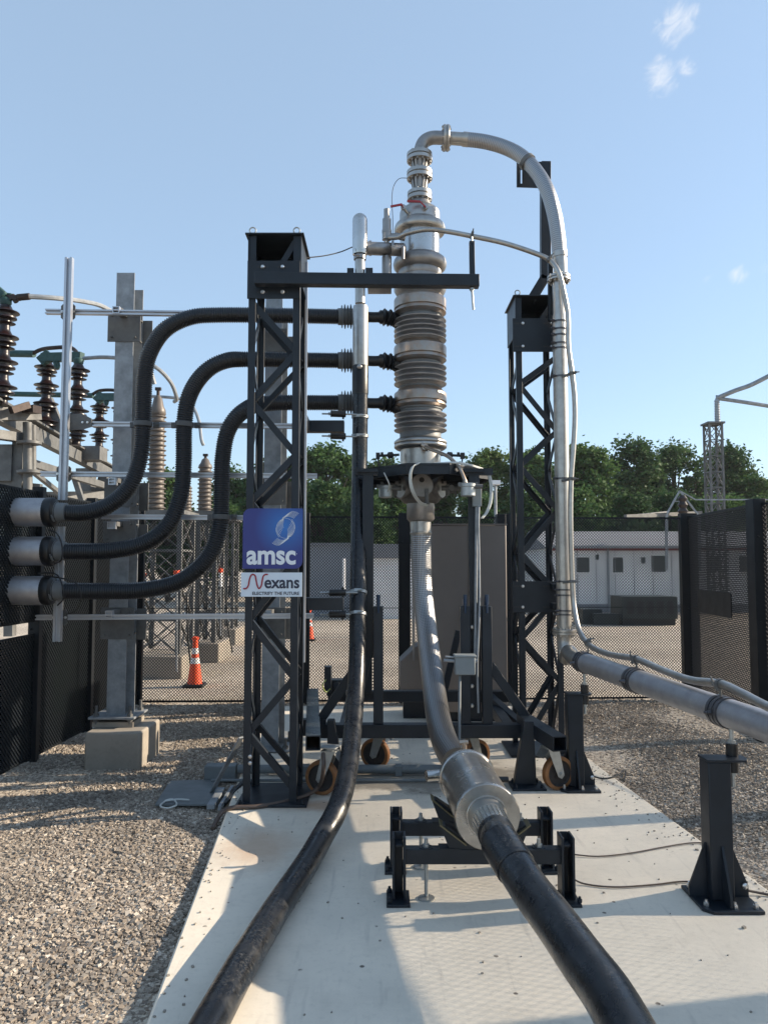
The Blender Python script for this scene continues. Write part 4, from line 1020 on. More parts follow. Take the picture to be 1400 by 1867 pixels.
m = MB(); m.lathe([(L - .01, .095), (L + .02, .088), (L + .06, .080), (L + .20, .077)], ja, d, 48)
m.build('nose', stain, J)
m = MB(); sd_, up = frame(d)
for k in range(26):
    t = 2 * math.pi * k / 26; q = (sd_ * math.cos(t) + up * math.sin(t)); m.bar(ja + d * (L + .065) + q * .0815, ja + d * (L + .20) + q * .0785, .004, .013, side=q)
m.build('finger_strips', stain_b, J)
m = MB(); q = ja + d * .05 - Vector((.12, 0, 0)); m.cyl(q, q + Vector((-.10, -.03, -.0)), .03, 20); m.build('side_port', stain_b, J)
m = MB(); q = ja + d * .04 + Vector((.12, 0, -.03)); m.cyl(q, q + Vector((.12, .0, -.0)), .016, 14); m.build('side_plug', blackp, J)
m = MB(); q = ja + d * .03 + Vector((.0, 0, .12)); m.cyl(q, q + Vector((0, 0, .05)), .012, 10); m.cyl(q + Vector((-.03, 0, .05)), q + Vector((.02, 0, .055)), .012, 10); m.build('bleed_valve', stain_w, J)
BC = thing('power_cable', 'thick black cable leading from the silver joint out of frame at the lower right', 'cable', G(1000, 1700))
e0 = ja + d * (L + .21)
bp2 = [e0, ja + d * (L + .38), G(966, 1622, .340), G(1012, 1682, .335), G(1062, 1752, .32), G(1108, 1815, .31), G(1155, 1900, .30), G(1205, 2010, .28)]
bpts = spline(bp2, 10)
n = len(bpts); m = MB(); m.tube(bpts, [.082 if i < 2 else .078 for i in range(n)], 44); m.build('black_jacket', cable_m, BC)
q, dq = near(bpts, G(948, 1590, .35)); m = MB()
m.lathe([(-.17, .080), (-.15, .0835), (.0, .0835), (.004, .080)], q, dq, 40, caps=False); m.build('heat_shrink', cable_m, BC)
# saddle stand
SD = thing('saddle_stand', 'low dark H shaped stand cradling the silver joint', 'stand', G(880, 1600))
def sbar(name, a, b, w_, h, side=None, m=steel): return MB().bar(a, b, w_, h, side=side).build(name, m, SD, bevel=.003)
for (Yq, xl, xr, tag_) in ((3.78, X(727, 3.72), X(1028, 3.72), 0), (4.16, X(722, 4.08), X(992, 4.08), 1)):
    zb = .205
    sbar('crossbeam', (xl + .03, Yq, zb), (xr - .03, Yq, zb), .06, .07, (0, 1, 0))
    for x_ in (xl, xr):
        m = MB(); s = 1 if x_ == xl else -1
        m.box2((x_ - .032, Yq - .05, .014), (x_ - .020, Yq + .05, .30)); m.box2((x_ + .020, Yq - .05, .014), (x_ + .032, Yq + .05, .30)); m.box2((x_ - .019, Yq + .038, .014), (x_ + .019, Yq + .048, .30))
        m.box2((x_ - .019, Yq - .03, .25), (x_ + .019, Yq + .037, .262)); m.build('upright', steel, SD, bevel=.003)
        m = MB(); m.box2((x_ - .06, Yq - .10, .001), (x_ + .05, Yq + .07, .013)); m.bolt((x_ - s * .045, Yq - .07, .013), (0, 0, 1), .012, .016); m.bolt((x_ - s * .045, Yq + .045, .013), (0, 0, 1), .012, .016); m.build('base_plate', steel, SD, bevel=.002)
        m = MB(); xx = x_ + s * .13; m.cyl((xx, Yq, .014), (xx, Yq, .28), .009, 10); m.bolt((xx, Yq, .24), (0, 0, 1), .018, .016); m.lathe([(0, .04), (.006, .04), (.01, .015)], (xx, Yq, .001), (0, 0, 1), 20); m.build('levelling_screw', zinc, SD)
        m = MB(); m.cyl((xx, Yq, .240), (xx, Yq, .243), .034, 20); m.box((xx + s * .11, Yq, .243), (.10, .07, .006)); m.build('slot_plate', steel, SD)
    jc = ja + d * ((Yq - ja.y) / d.y); 
    m = MB()
    for s in (-1, 1):
        a = Vector((jc.x, Yq - .03, jc.z - RR * 1.52)); b_ = Vector((jc.x + s * .235, Yq - .03, jc.z + .01))
        m.prism([Vector((jc.x + s * .03, Yq - .03, zb + .036)), Vector((jc.x + s * .17, Yq - .03, zb + .036)), Vector((jc.x + s * .21, Yq - .03, jc.z - .07)), Vector((jc.x + s * .19, Yq - .03, jc.z - .06)), Vector((jc.x + s * .03, Yq - .03, zb + .05))], (0, .06, 0))
    m.build('cradle', steel, SD)
    m = MB()
    for s in (-1, 1): m.bar(Vector((jc.x + s * .09, Yq, zb + .06)), Vector((jc.x + s * .215, Yq, jc.z - .055)), .10, .006, side=(0, 1, 0))
    m.build('liner', mat('worn_brass_liner', (.16, .14, .08), .45, .5), SD)

# ================================================================== ARCH HOSE AND RETURN PIPE (right)
AH = thing('braided_hose', 'braided steel hose arching over the top from the column to the right tower', 'hose', P(815, 251, 6.58))
ap = spline([P(815, 251, 6.58), P(850, 253.5, 6.56), P(885, 258, 6.53), P(920, 268, 6.48), P(950, 284, 6.42), P(975, 309, 6.36), P(997, 345, 6.30), P(1010, 388, 6.27), P(1017, 430, 6.25), P(1021, 475, 6.25), P(1022.5, 505, 6.25)], 9)
L1, _ = near(ap, P(848, 253, 6.56)); i1 = ap.index(L1); L2, _ = near(ap, P(1020, 466, 6.25)); i2 = ap.index(L2)
m = MB(); m.tube(ap[i1:i2 + 1], .061, 36); m.build('braid', braid, AH)
m = MB(); m.tube(ap[:i1 + 1], .056, 32); m.tube(ap[i2:], .056, 32); m.lathe([(-.01, .0625), (.04, .0625)], ap[i1], ap[i1 + 1] - ap[i1], 32); m.lathe([(-.03, .0625), (.012, .0625)], ap[i2], ap[i2] - ap[i2 - 1], 32); m.build('end_sleeve', stain, AH)
m = MB(); flange(m, ap[0] + Vector((-.01, 0, 0)), (1, 0, 0), .112, .056, .022, .006, 8, .013); m.build('bolted_flange', stain, AH)
m = MB(); q, dq = near(ap, P(962, 296, 6.4)); ring_clamp(m, q, dq, .062, .035, .008, lug=(-1, 0, -1)); m.build('clamp', galv_w, AH)
RP = thing('return_pipe', 'silver vacuum pipe down the right tower then out low to the right edge', 'pipe', P(1026, 800, 6.25))
vx = X(1026, 6.25)
m = MB(); flange(m, (vx, 6.25, Z(508, 6.25)), (0, 0, 1), .095, .056, .020, .006, 10, .011); m.build('bolted_flange', stain, RP)
zf = Z(1152, 6.25)
m = MB(); m.tube([(vx, 6.25, Z(512, 6.25)), (vx, 6.25, Z(575, 6.25))], .054, 32); m.tube([(vx, 6.25, Z(575, 6.25)), (vx, 6.25, zf)], .0595, 32); m.build('vertical_pipe', stain, RP)
m = MB(); flange(m, (vx, 6.25, zf), (0, 0, 1), .095, .056, .020, .006, 10, .011); m.build('bolted_flange', stain, RP)
c0 = Vector((X(1061, 5.60), 5.60, .885)); c1 = Vector((X(1311, 3.85), 3.85, .868)); dd = (c1 - c0).normalized()
el = spline([Vector((vx, 6.25, zf)), Vector((vx, 6.25, zf - .10)), Vector((vx, 6.20, zf - .20)), Vector((vx - .01, 6.06, .905)), Vector((vx - .02, 5.9, .888)), c0 - dd * .10, c0], 8)
m = MB(); m.tube(el, .060, 32); m.build('elbow_pipe', stain, RP)
m = MB(); m.tube([c0 - dd * .02, c0 + dd * 3.6], .070, 40); m.build('jacketed_pipe', alu_j, RP)
for q in (c0, c0 + dd * (c1 - c0).length * .46, c1):
    m = MB()
    for k in (-.035, .0, .035) if q is not c0 + dd else (0,): m.lathe([(k - .011, .0705), (k - .011, .077), (k + .011, .077), (k + .011, .0705)], q, dd, 36, caps=False)
    m.bolt(q + Vector((-.075, -.02, 0)), (-1, 0, 0), .012, .02); m.build('clamp', mat('dark_strap', (.10, .10, .11), .4, .7) if 'dark_strap' not in MATS else MATS['dark_strap'], RP)
for py in (587, 601, 612, 627, 636, 687, 873, 1060, 1075, 1085, 1113, 1120):
    m = MB(); m.lathe([(-.007, .060), (-.007, .0645), (.007, .0645), (.007, .060)], (vx, 6.25, Z(py, 6.25)), (0, 0, 1), 32, caps=False); m.bolt((vx - .055, 6.20, Z(py, 6.25)), (-1, -.3, 0), .010, .02); m.build('band', MATS['dark_strap'], RP)
# slim companion line
TT = thing('slim_tube', 'slim grey tube looping beside the silver return pipe', 'tube', P(860, 430, 6.2))
tp_ = spline([P(708, 433, 6.32), P(725, 432, 6.30), P(745, 424, 6.25), P(778, 418, 6.20), P(812, 421, 6.2), P(860, 430, 6.2), P(920, 443, 6.2), P(980, 463, 6.18), P(1003, 475, 6.16), P(1018, 496, 6.12), P(1027, 530, 6.12), P(1035, 575, 6.12), P(1036, 630, 6.12), P(1042, 675, 6.12), P(1047, 720, 6.12), P(1048, 765, 6.12), P(1045, 820, 6.12), P(1041, 873, 6.12), P(1040, 950, 6.12), P(1043, 1060, 6.12), P(1047, 1110, 6.1), P(1056, 1150, 6.0), P(1075, 1177, 5.75), P(1110, 1193, 5.3), P(1160, 1202, 4.85), P(1205, 1221, 4.5), P(1258, 1240, 4.15), P(1313, 1247, 3.85), P(1352, 1264, 3.65), P(1400, 1289, 3.42), P(1470, 1318, 3.15), P(1560, 1350, 2.85)], 8)
m = MB(); m.tube(tp_, .0205, 20); m.build('tube', stain, TT)
for (x_, y_, Yq) in ((860, 430, 6.2), (1001, 474, 6.16), (1044, 681, 6.12), (1041, 873, 6.12), (1043, 1060, 6.12), (1072, 1176, 5.78), (1160, 1202, 4.85), (1313, 1247, 3.85)):
    m = MB(); q, dq = near(tp_, P(x_, y_, Yq)); ring_clamp(m, q, dq, .0205, .022, .005, lug=(0, -1, 0)); 
    if y_ > 1150: m.cyl(q + Vector((0, 0, -.02)), q + Vector((0, 0, -.11)), .007, 8)
    if 600 < y_ < 1100: m.bar(q, q + Vector((-.06, .06, -.01)), .016, .02)
    m.build('clamp', galv_w, TT)

# pipe stands
def pipe_stand(label, c, rod_xy):
    c = Vector(c); t = thing('pipe_stand', label, 'stand', c, 'dark steel stands under the return pipe')
    m = MB(); s = .13
    m.prism([(c.x - s, c.y - s * .95, .001), (c.x - s * .7, c.y - s * 1.25, .001), (c.x + s * 1.1, c.y - s * 1.25, .001), (c.x + s * 1.1, c.y + s, .001), (c.x - s, c.y + s, .001)][::1], (0, 0, .016))
    m.build('base_plate', steel, t, bevel=.003)
    m = MB(); m.box2((c.x - .055, c.y - .055, .017), (c.x + .055, c.y + .055, .655)); m.build('post', steel, t, bevel=.006)
    for (dx, dy) in ((1, 0), (-1, 0), (0, -1), (0, 1)):
        g = MB(); D_ = Vector((dx, dy, 0)); S_ = Vector((-dy, dx, 0)) * .006
        p0 = c + D_ * .056; p0.z = .017
        g.prism([p0 - S_, p0 + D_ * .085 - S_, p0 + D_ * .085 + Vector((0, 0, .05)) - S_, p0 + D_ * .004 + Vector((0, 0, .25)) - S_, p0 + Vector((0, 0, .25)) - S_], S_ * 2); g.build('gusset', steel, t)
    m = MB(); r = Vector(rod_xy); m.prism([(c.x - .06, c.y - .06, .655), (r.x + .03, c.y - .06, .655), (r.x + .05, c.y - .02, .655), (r.x + .05, c.y + .04, .655), (c.x - .06, c.y + .06, .655)], (0, 0, .012)); m.build('top_plate', steel, t, bevel=.002)
    m = MB(); m.cyl((r.x, r.y, .668), (r.x, r.y, .725), .028, 20); m.cyl((r.x, r.y, .655), (r.x, r.y, .59), .028, 20); m.build('rubber_bush', rubber, t)
    m = MB(); m.cyl((r.x, r.y, .52), (r.x, r.y, .81), .0115, 12); m.bolt((r.x, r.y, .726), (0, 0, 1), .019, .014); m.bolt((r.x, r.y, .589), (0, 0, -1), .019, .014); m.build('threaded_rod', zinc, t)
    m = MB()
    for q in ((-.10, -.10), (.115, -.13), (.115, .10), (-.10, .10), (.02, -.13)): m.bolt((c.x + q[0], c.y + q[1], .017), (0, 0, 1), .013, .016)
    q = c + Vector((.12, -.012, .07)); m.lathe([(0, .014), (.008, .014), (.012, .007)], q, (0, -1, 0), 12); m.build('bolt', boltm, t)
    return t
g = G(1309, 1640); rp = c1 + Vector((.0, 0, 0))
pipe_stand('dark gusseted pipe stand on the right edge of the pad, nearest the camera', (g.x, c1.y - .08, 0), (c1.x - .01 + .02, c1.y - .05))
pipe_stand('dark pipe stand at the foot of the right tower under the pipe elbow', (X(1041, 5.62), 5.62, 0), (c0.x + .0, 5.6))

# ================================================================== CORRUGATED DUCTS
def duct(label, P_, r=.060, can_y=None, boot_y=None, sleeve=(616, 643), bt=None):
    t = thing('corrugated_duct', label, 'duct', P_[0], 'black corrugated ducts between the fence and the column')
    pts = resample(spline(P_, 12), .0046)
    rr = [r + (.0 if (i % 4) < 2 else -.0075) for i in range(len(pts))]
    MB().tube(pts, rr, 28).build('corrugated_hose', duct_m, t, sharp=80)
    e = pts[0]; fl = Vector((flx(e.y), e.y, 0)).x
    # silver can through the fence
    cx_ = X(86, e.y)
    m = MB(); m.lathe([(0, .10), (.0, .112), (.003, .115), (cx_ - (fl - .10), .115), (cx_ - (fl - .10) + .004, .112)], (fl - .10, e.y, e.z + .005), (1, 0, 0), 36); m.build('silver_can', alu_j, t)
    m = MB(); m.lathe([(0, .112), (.02, .119), (.06, .119), (.075, .112), (.085, .09), (.11, .07)], (cx_ - .02, e.y, e.z + .005), (1, 0, 0), 32); m.build('rubber_collar', rubber, t)
    m = MB(); m.lathe([(.08, .072), (.08, .078), (.15, .074), (.155, .066)], (cx_ - .0, e.y, e.z + .005), (1, 0, 0), 32); ring_clamp(m, (cx_ + .07, e.y, e.z + .005), (1, 0, 0), .080, .012, .004, lug=(0, -1, -1)); m.build('grey_cuff', grey_si, t)
    # grey insulator with sheds at the column end
    a = P(sleeve[0], P_PX[-1], 6.52); b = P(sleeve[1] + 14, P_PX[-1], 6.55); Ls = (b - a).length
    pr = [(0, .066), (.0, .072), (.022, .072)]
    for k in range(4):
        x_ = .030 + k * .026; pr += [(x_, .070), (x_ + .004, .105 if k % 2 else .098), (x_ + .006, .105 if k % 2 else .098), (x_ + .012, .070)]
    pr += [(Ls, .066)]
    m = MB(); m.lathe(pr, a, b - a, 36); m.build('insulator_sleeve', grey_si, t, sharp=25)
    # black boot into the column
    y_ = P_PX[-1]; s_ = spline([P(660, y_, 6.55), P(680, y_ + 1, 6.56), P(700, y_ + 1, 6.58), P(716, y_ + 4, 6.59), P(726, y_ + 9, 6.6), P(736, y_ + 14, 6.6)], 6)
    n = len(s_); rr = []
    for i in range(n):
        f = i / (n - 1); v = .042 + .012 * f
        if .30 < f < .62: v += .020 + .012 * math.cos((f - .30) / .32 * 2 * math.pi * 3)
        if f > .62: v += .012
        rr.append(v)
    # finer ripples
    m = MB(); m.tube(resample(s_, .008), .045, 24); m.tube(s_, rr, 28); m.build('black_boot', rubber, t, sharp=60)
    return t, pts
PTS = {}
defs = [('top black corrugated duct, from the highest silver cylinder in an arch to the column', [(105, 935, 6.15), (160, 934, 6.15), (205, 917, 6.15), (240, 880, 6.15), (257, 825, 6.15), (261, 760, 6.15), (263, 695, 6.15), (272, 645, 6.15), (300, 602, 6.2), (345, 579, 6.25), (400, 574, 6.3), (520, 575, 6.42), (618, 577, 6.52)]),
        ('middle black corrugated duct, bending up between the other two', [(112, 1006, 6.15), (200, 1004, 6.15), (265, 990, 6.15), (308, 955, 6.15), (330, 900, 6.15), (335, 840, 6.15), (336, 775, 6.15), (345, 722, 6.15), (372, 680, 6.2), (410, 658, 6.25), (460, 655, 6.35), (618, 657, 6.52)]),
        ('lowest black corrugated duct, with the nearest bend beside the blue sign', [(112, 1078, 6.15), (190, 1078, 6.15), (260, 1076, 6.15), (328, 1060, 6.15), (378, 1018, 6.15), (400, 965, 6.15), (404, 900, 6.15), (406, 835, 6.15), (417, 782, 6.15), (446, 748, 6.2), (490, 735, 6.35), (618, 734, 6.52)])]
ducts = []
for i, (lab, pp) in enumerate(defs):
    P_PX = [q[1] for q in pp]
    ducts.append(duct(lab, [P(*q) for q in pp], r=.0665))
# duct straps on the rails
for (di, px, py) in ((0, 262, 773), (1, 336, 773), (2, 404, 942)):
    t, pts = ducts[di]; q, dq = near(pts, P(px, py, 6.15))
    m = MB(); m.lathe([(-.02, .0675), (-.02, .0735), (.02, .0735), (.02, .0675)], q, dq, 32, caps=False)
    m.box((q.x - .095, q.y + .05, q.z), (.045, .03, .045)); m.box((q.x + .095, q.y + .05, q.z), (.045, .03, .045)); m.bolt((q.x + .105, q.y + .03, q.z), (0, -1, 0), .013, .012); m.build('strap', grey_dk, t, bevel=.002)
# thin grounding leads looped between the cylinders
for (lab, pp) in (('thin black lead looping between the top and middle silver cylinders', [(88, 966, 6.05), (104, 973, 6.0), (113, 995, 5.98), (112, 1020, 5.98), (100, 1028, 6.02)]),
                  ('thin black lead looping between the middle and lowest silver cylinders', [(70, 1045, 6.05), (100, 1046, 6.0), (112, 1062, 5.98), (116, 1090, 5.98), (105, 1104, 6.02)]),
                  ('long thin black lead drooping right of the lowest silver cylinder', [(80, 1050, 6.05), (115, 1055, 6.0), (140, 1065, 6.0), (148, 1090, 6.0), (140, 1112, 6.05), (122, 1120, 6.1)])):
    tag(MB().tube(spline([P(*q) for q in pp], 6), .006, 8).build('grounding_lead', blackp), lab, 'wire', 'thin black leads at the silver cylinders')

# ================================================================== GALVANISED COLUMNS AND RAILS
def hpost(label, px_bot, Yp, z0, ztop, wpx, plates):
    xc = X(px_bot, Yp); wv = wpx * Yp / 1400; t = thing('steel_post', label, 'post', (xc, Yp, z0), 'galvanised wide flange posts')
    m = MB(); dpt = .16
    m.box2((xc - wv / 2, Yp - dpt / 2, z0), (xc + wv / 2, Yp - dpt / 2 + .011, ztop)); m.box2((xc - wv / 2 + .02, Yp + dpt / 2 - .011, z0), (xc + wv / 2 + .03, Yp + dpt / 2, ztop - .10)); m.box2((xc - .005, Yp - dpt / 2 + .0115, z0), (xc + .005, Yp + dpt / 2 - .0115, ztop - .002))
    m.build('flange_post', galv, t)
    m = MB(); m.box2((xc - .19, Yp - .19, z0 - .004), (xc + .19, Yp + .19, z0 + .014)); m.build('base_plate', galv, t, bevel=.002)
    m = MB()
    for q in ((-.14, -.14), (.14, -.14), (.14, .14), (-.14, .14)): m.cyl((xc + q[0], Yp + q[1], z0 - .05), (xc + q[0], Yp + q[1], z0 + .10), .013, 10); m.bolt((xc + q[0], Yp + q[1], z0 + .014), (0, 0, 1), .026, .022); m.bolt((xc + q[0], Yp + q[1], z0 - .005), (0, 0, -1), .026, .02)
    m.build('anchor_bolt', galv_w, t)
    for (ya, yb2, w_) in plates:
        za, zb = Z(ya, Yp - .1), Z(yb2, Yp - .1); m = MB(); wv2 = w_ * Yp / 1400
        m.box2((xc - wv2 / 2, Yp - dpt / 2 - .012, zb), (xc + wv2 / 2, Yp - dpt / 2 - .002, za)); m.box2((xc - wv2 / 2 + .05, Yp + dpt / 2 + .002, zb - .02), (xc + wv2 / 2 + .05, Yp + dpt / 2 + .012, za - .02)); m.build('clamp_plate', galv_w, t, bevel=.001)
        m = MB()
        for (sx, sz) in ((-1, 1), (1, 1), (-1, -1), (1, -1)): m.cyl((xc + sx * wv2 * .36, Yp - dpt / 2 - .04, (za + zb) / 2 + sz * (za - zb) * .36), (xc + sx * wv2 * .36, Yp + dpt / 2 + .04, (za + zb) / 2 + sz * (za - zb) * .36), .008, 8)
        # short channel arm to the rail with diagonal
        m.box2((xc - .03, Yp - dpt / 2 - .16, za - .05), (xc + .03, Yp - dpt / 2 - .013, za - .012)); m.build('bolt_set', galv_w, t)
        ce = MB(); yq = Yp - dpt / 2 - .21; zc_ = za - .045
        ce.box2((xc - .034, yq, zc_ - .03), (xc - .026, yq + .06, zc_ + .03)); ce.box2((xc + .018, yq, zc_ - .03), (xc + .026, yq + .06, zc_ + .03)); ce.box2((xc - .0255, yq, zc_ - .004), (xc + .0175, yq + .06, zc_ + .004)); ce.box2((xc - .0255, yq, zc_ + .022), (xc + .0175, yq + .06, zc_ + .03)); ce.box2((xc - .0255, yq, zc_ - .03), (xc + .0175, yq + .06, zc_ - .022)); ce.box2((xc - .0255, yq + .03, zc_ - .0215), (xc + .0175, yq + .06, zc_ + .0215))
        ce.build('channel_end', alum, t)
    return t
hpost('tall galvanised post on the concrete block at the left', 224, 6.62, .315, Z(503, 6.62), 33, ((568, 622, 60), (872, 924, 58), (950, 988, 58), (1108, 1166, 60)))
hpost('galvanised post standing on the pad behind the left lattice tower', 498, 6.78, .012, Z(548, 6.78), 31, ((598, 640, 50), (870, 920, 52), (1108, 1165, 52)))
f = MB(); fa = G(162, 1390, GZ); fb = G(266, 1392, GZ)
FT = thing('concrete_block', 'square concrete footing block under the tall galvanised post', 'concrete block', ((fa.x + fb.x) / 2, 6.45, GZ))
f.box2((X(163, 6.28), 6.28, GZ - .1), (X(263, 6.28), 6.84, .24)); f.build('block', foot_m, FT, bevel=.018)
f = MB(); f.box((X(224, 6.62), 6.62, .262), (.34, .30, .04)); f.build('grout_pad', foot_m, FT)
RLY = 6.36
def rail_bar(mb, a, b, h=.042, wd=.042, nrm=Vector((0, -1, 0))):
    """aluminium profile with a slot on the camera side"""
    a = Vector(a); b = Vector(b); d = (b - a).normalized(); up = d.cross(nrm).normalized()
    mb.bar(a - nrm * wd * .25, b - nrm * wd * .25, h, wd * .5, side=up)
    for s in (-1, 1): mb.bar(a + up * s * h * .34 + nrm * wd * .251, b + up * s * h * .34 + nrm * wd * .251, h * .3, wd * .5, side=up)
def rail(label, x0_, y0_, x1_, y1_, Y0=RLY, Y1=RLY, group='horizontal aluminium rails'):
    t = thing('mounting_rail', label, 'rail', P(x0_, y0_, Y0), group)
    m = MB(); rail_bar(m, P(x0_, y0_, Y0), P(x1_, y1_, Y1)); m.build('slotted_bar', alum, t); return t
r1 = rail('topmost horizontal aluminium rail, above the bend of the top duct', 84, 568, 450, 573)
r2 = rail('horizontal aluminium rail holding the straps of the top and middle ducts', 150, 773, 535, 777)
r3 = rail('horizontal aluminium rail just above the silver cylinders, reaching behind the tower', 75, 864, 578, 868)
r4 = rail('horizontal aluminium rail holding the strap of the lowest duct', 186, 942, 450, 944)
r5 = rail('lowest horizontal aluminium rail, beneath the silver cylinders', 66, 1126, 572, 1123)
for t, pl_ in ((r1, ((124, 568),)), (r3, ((116, 864), (545, 867))), (r5, ((109, 1126),))):
    for (x_, y_) in pl_:
        m = MB(); c = P(x_, y_, RLY - .03); m.prism([(c.x - .06, c.y, c.z - .05), (c.x - .045, c.y, c.z - .065), (c.x + .045, c.y, c.z - .065), (c.x + .06, c.y, c.z - .05), (c.x + .06, c.y, c.z + .05), (c.x + .045, c.y, c.z + .065), (c.x - .045, c.y, c.z + .065), (c.x - .06, c.y, c.z + .05)], (0, .008, 0)); m.build('joint_plate', galv_w, t)
        m = MB()
        for s in (-1, 1): m.bolt((c.x + s * .048, c.y, c.z), (0, -1, 0), .012, .010)
        m.build('bolt', boltm, t)
m = MB(); q = [P(x_, y_, RLY - .03) for x_, y_ in ((111, 755), (150, 754), (167, 763), (167, 778), (150, 783), (111, 785))]; m.prism(q, (0, .008, 0)); m.build('joint_plate', galv_w, r2)
m = MB()
for (x_, y_) in ((116, 760), (116, 782), (127, 770), (151, 770), (160, 770)): m.bolt(P(x_, y_, RLY - .03), (0, -1, 0), .010, .010)
m.build('bolt', boltm, r2)
for (lab, xa, ya, xb, yb2) in (('tall upright aluminium rail left of the galvanised post', 127, 470, 114, 912), ('short upright aluminium rail end hanging behind the silver cylinders', 110, 960, 105, 1170)):
    t = thing('upright_rail', lab, 'rail', P(xb, yb2, 6.30), 'upright aluminium rails'); m = MB(); a = P(xa, ya, 6.27); b = P(xb, yb2, 6.27); b.x = a.x = (a.x + b.x) / 2 if abs(a.x - b.x) < .2 else a.x
    rail_bar(m, a, b, .062, .045); m.build('slotted_bar', alum, t)

# ================================================================== CABINET
CB = thing('equipment_cabinet', 'large plain stainless cabinet standing behind the cart', 'cabinet', (X(855, 8.2), 8.2, 0))
za = Z(957, 7.85); m = MB(); m.box2((X(786, 7.85), 7.85, .10), (X(923, 7.85), 8.55, za)); m.build('cabinet_body', cabm, CB, bevel=.01)
m = MB(); m.box2((X(786, 7.85) - .01, 7.84, za), (X(923, 7.85) + .01, 8.56, za + .012)); m.build('top_panel', cabm, CB)
for x_ in (X(854, 7.85),): MB().box2((x_ - .003, 7.842, .14), (x_ + .003, 7.849, za - .06)).build('door_seam', steel, CB)
m = MB(); m.box2((X(845, 7.85) - .012, 7.81, 1.0), (X(845, 7.85) + .012, 7.849, 1.14)); m.build('handle', steel, CB)
m = MB(); m.box2((X(790, 7.85), 7.9, .001), (X(918, 7.85), 8.5, .098)); m.build('plinth', steel, CB)
EB = thing('equipment_cabinet', 'low stainless hopper shaped box left of the big cabinet', 'cabinet', (X(745, 8.3), 8.3, 0))
m = MB(); Yh = 8.0; q = [P(729, 1258, Yh), P(790, 1258, Yh), P(790, 1165, Yh), P(757, 1180, Yh), P(729, 1207, Yh)]; m.prism([Vector((v.x, Yh, max(v.z, .02))) for v in q], (0, .4, 0)); m.build('cabinet_body', cabm, EB, bevel=.01)
m = MB(); m.box2((X(735, 8), 8.05, .001), (X(785, 8), 8.35, .30)); m.build('plinth', steel, EB)
MB().box((X(754, 7.9), 7.98, 1.55), (.02, .05, 1.9)).build('conduit', stain_r, EB)
LB = thing('service_box', 'dark box and hinged bracket low behind the left outrigger', 'box', P(610, 1250, 6.9))
m = MB(); m.box(P(614, 1253, 6.9), (.17, .12, .14)); m.box(P(598, 1238, 6.8), (.06, .10, .22)); m.cyl(P(614, 1250, 6.8), P(614, 1250, 6.75), .03, 16); m.build('housing', steel, LB, bevel=.004)
m = MB(); m.tube(spline([P(594, 1240, 6.6), P(588, 1250, 6.5), P(594, 1262, 6.5), P(602, 1256, 6.55)], 6), .005, 8); m.build('loop', mat('yellow_green_wire', (.25, .30, .06), .5), LB)

# ================================================================== CONDUITS AND SMALL THINGS ON THE PAD
m = MB(); a = G(432, 1405, .05); b = G(815, 1400, .05); a.y = b.y = 5.92; a.z = b.z = .045; m.cyl(a, b, .033, 18); 
for x_ in (X(560, 5.9), X(726, 5.9)): m.box((x_, 5.92, .04), (.05, .09, .07))
o = thing('conduit', 'thick grey conduit lying across the pad behind the castors', 'conduit', a); m.build('pipe', conduit, o)
m = MB(); m.box2((X(380, 5.9), 5.87, GZ + .02), (X(436, 5.9), 5.98, .08)); m.build('end_fitting', conduit, o, bevel=.008)
m = MB(); a = Vector((X(392, 5.72), 5.72, .018)); b = Vector((X(1000, 5.72), 5.72, .018)); m.cyl(a, Vector((X(812, 5.72), 5.72, .018)), .011, 12); m.cyl((X(860, 5.72), 5.72, .018), (X(905, 5.72), 5.72, .018), .011, 12)
tag(m.build('conduit', conduit), 'thin grey conduit in front of the thick one on the pad', 'conduit')
m = MB(); q = [G(283, 1470, GZ + .03), G(310, 1427, GZ + .03), G(398, 1424, GZ + .03), G(395, 1470, GZ + .03)]; m.prism(q, (0, 0, .012)); tag(m.build('cover_plate', conduit), 'flat grey cover plate lying on the gravel beside the left tower', 'cover plate')
m = MB(); m.tube(spline([G(300, 1462, GZ + .052), G(292, 1470, GZ + .055), G(305, 1474, GZ + .055), G(322, 1468, GZ + .055), G(315, 1458, GZ + .055), G(300, 1461, GZ + .055), G(325, 1458, GZ + .055), G(345, 1459, GZ + .055)], 6), .006, 6); tag(m.build('strap', wirew), 'curled white strap on the grey cover plate', 'strap')
m = MB(); m.bar(G(404, 1440, GZ + .05), G(384, 1472, GZ + .05), .05, .03); m.bar(G(424, 1436, GZ + .05), G(400, 1474, GZ + .05), .02, .03); tag(m.build('bracket', galv), 'short galvanised channel lying at the pad edge by the cover plate', 'bracket')
m = MB(); m.tube(spline([P(589, 1375, 5.2), P(590, 1400, 5.1), G(583, 1432, .08), G(560, 1450, .03), G(520, 1462, .016), G(470, 1471, .016), G(425, 1473, .016), G(407, 1480, .01), G(396, 1495, -.02), G(388, 1512, GZ + .02)], 8), .014, 10)
tag(m.build('flex_conduit', brown_c), 'brown flexible conduit from the left castor curving over the pad edge', 'conduit')
m = MB(); m.tube(spline([G(450, 1420, .02), G(430, 1440, .0), G(418, 1455, -.01), G(408, 1468, -.02)], 6), .016, 8); tag(m.build('black_hose', rubber), 'short black hose bend at the foot of the left tower', 'hose')
m = MB(); m.tube(spline([G(1040, 1558, .01), G(1090, 1562, .008), G(1150, 1556, .008), G(1210, 1545, .008), G(1255, 1538, .008), G(1292, 1537, .006)], 6), .004, 8); tag(m.build('ground_wire', brown_c), 'farther thin wire lying on the pad between saddle stand and right pipe stand', 'wire')
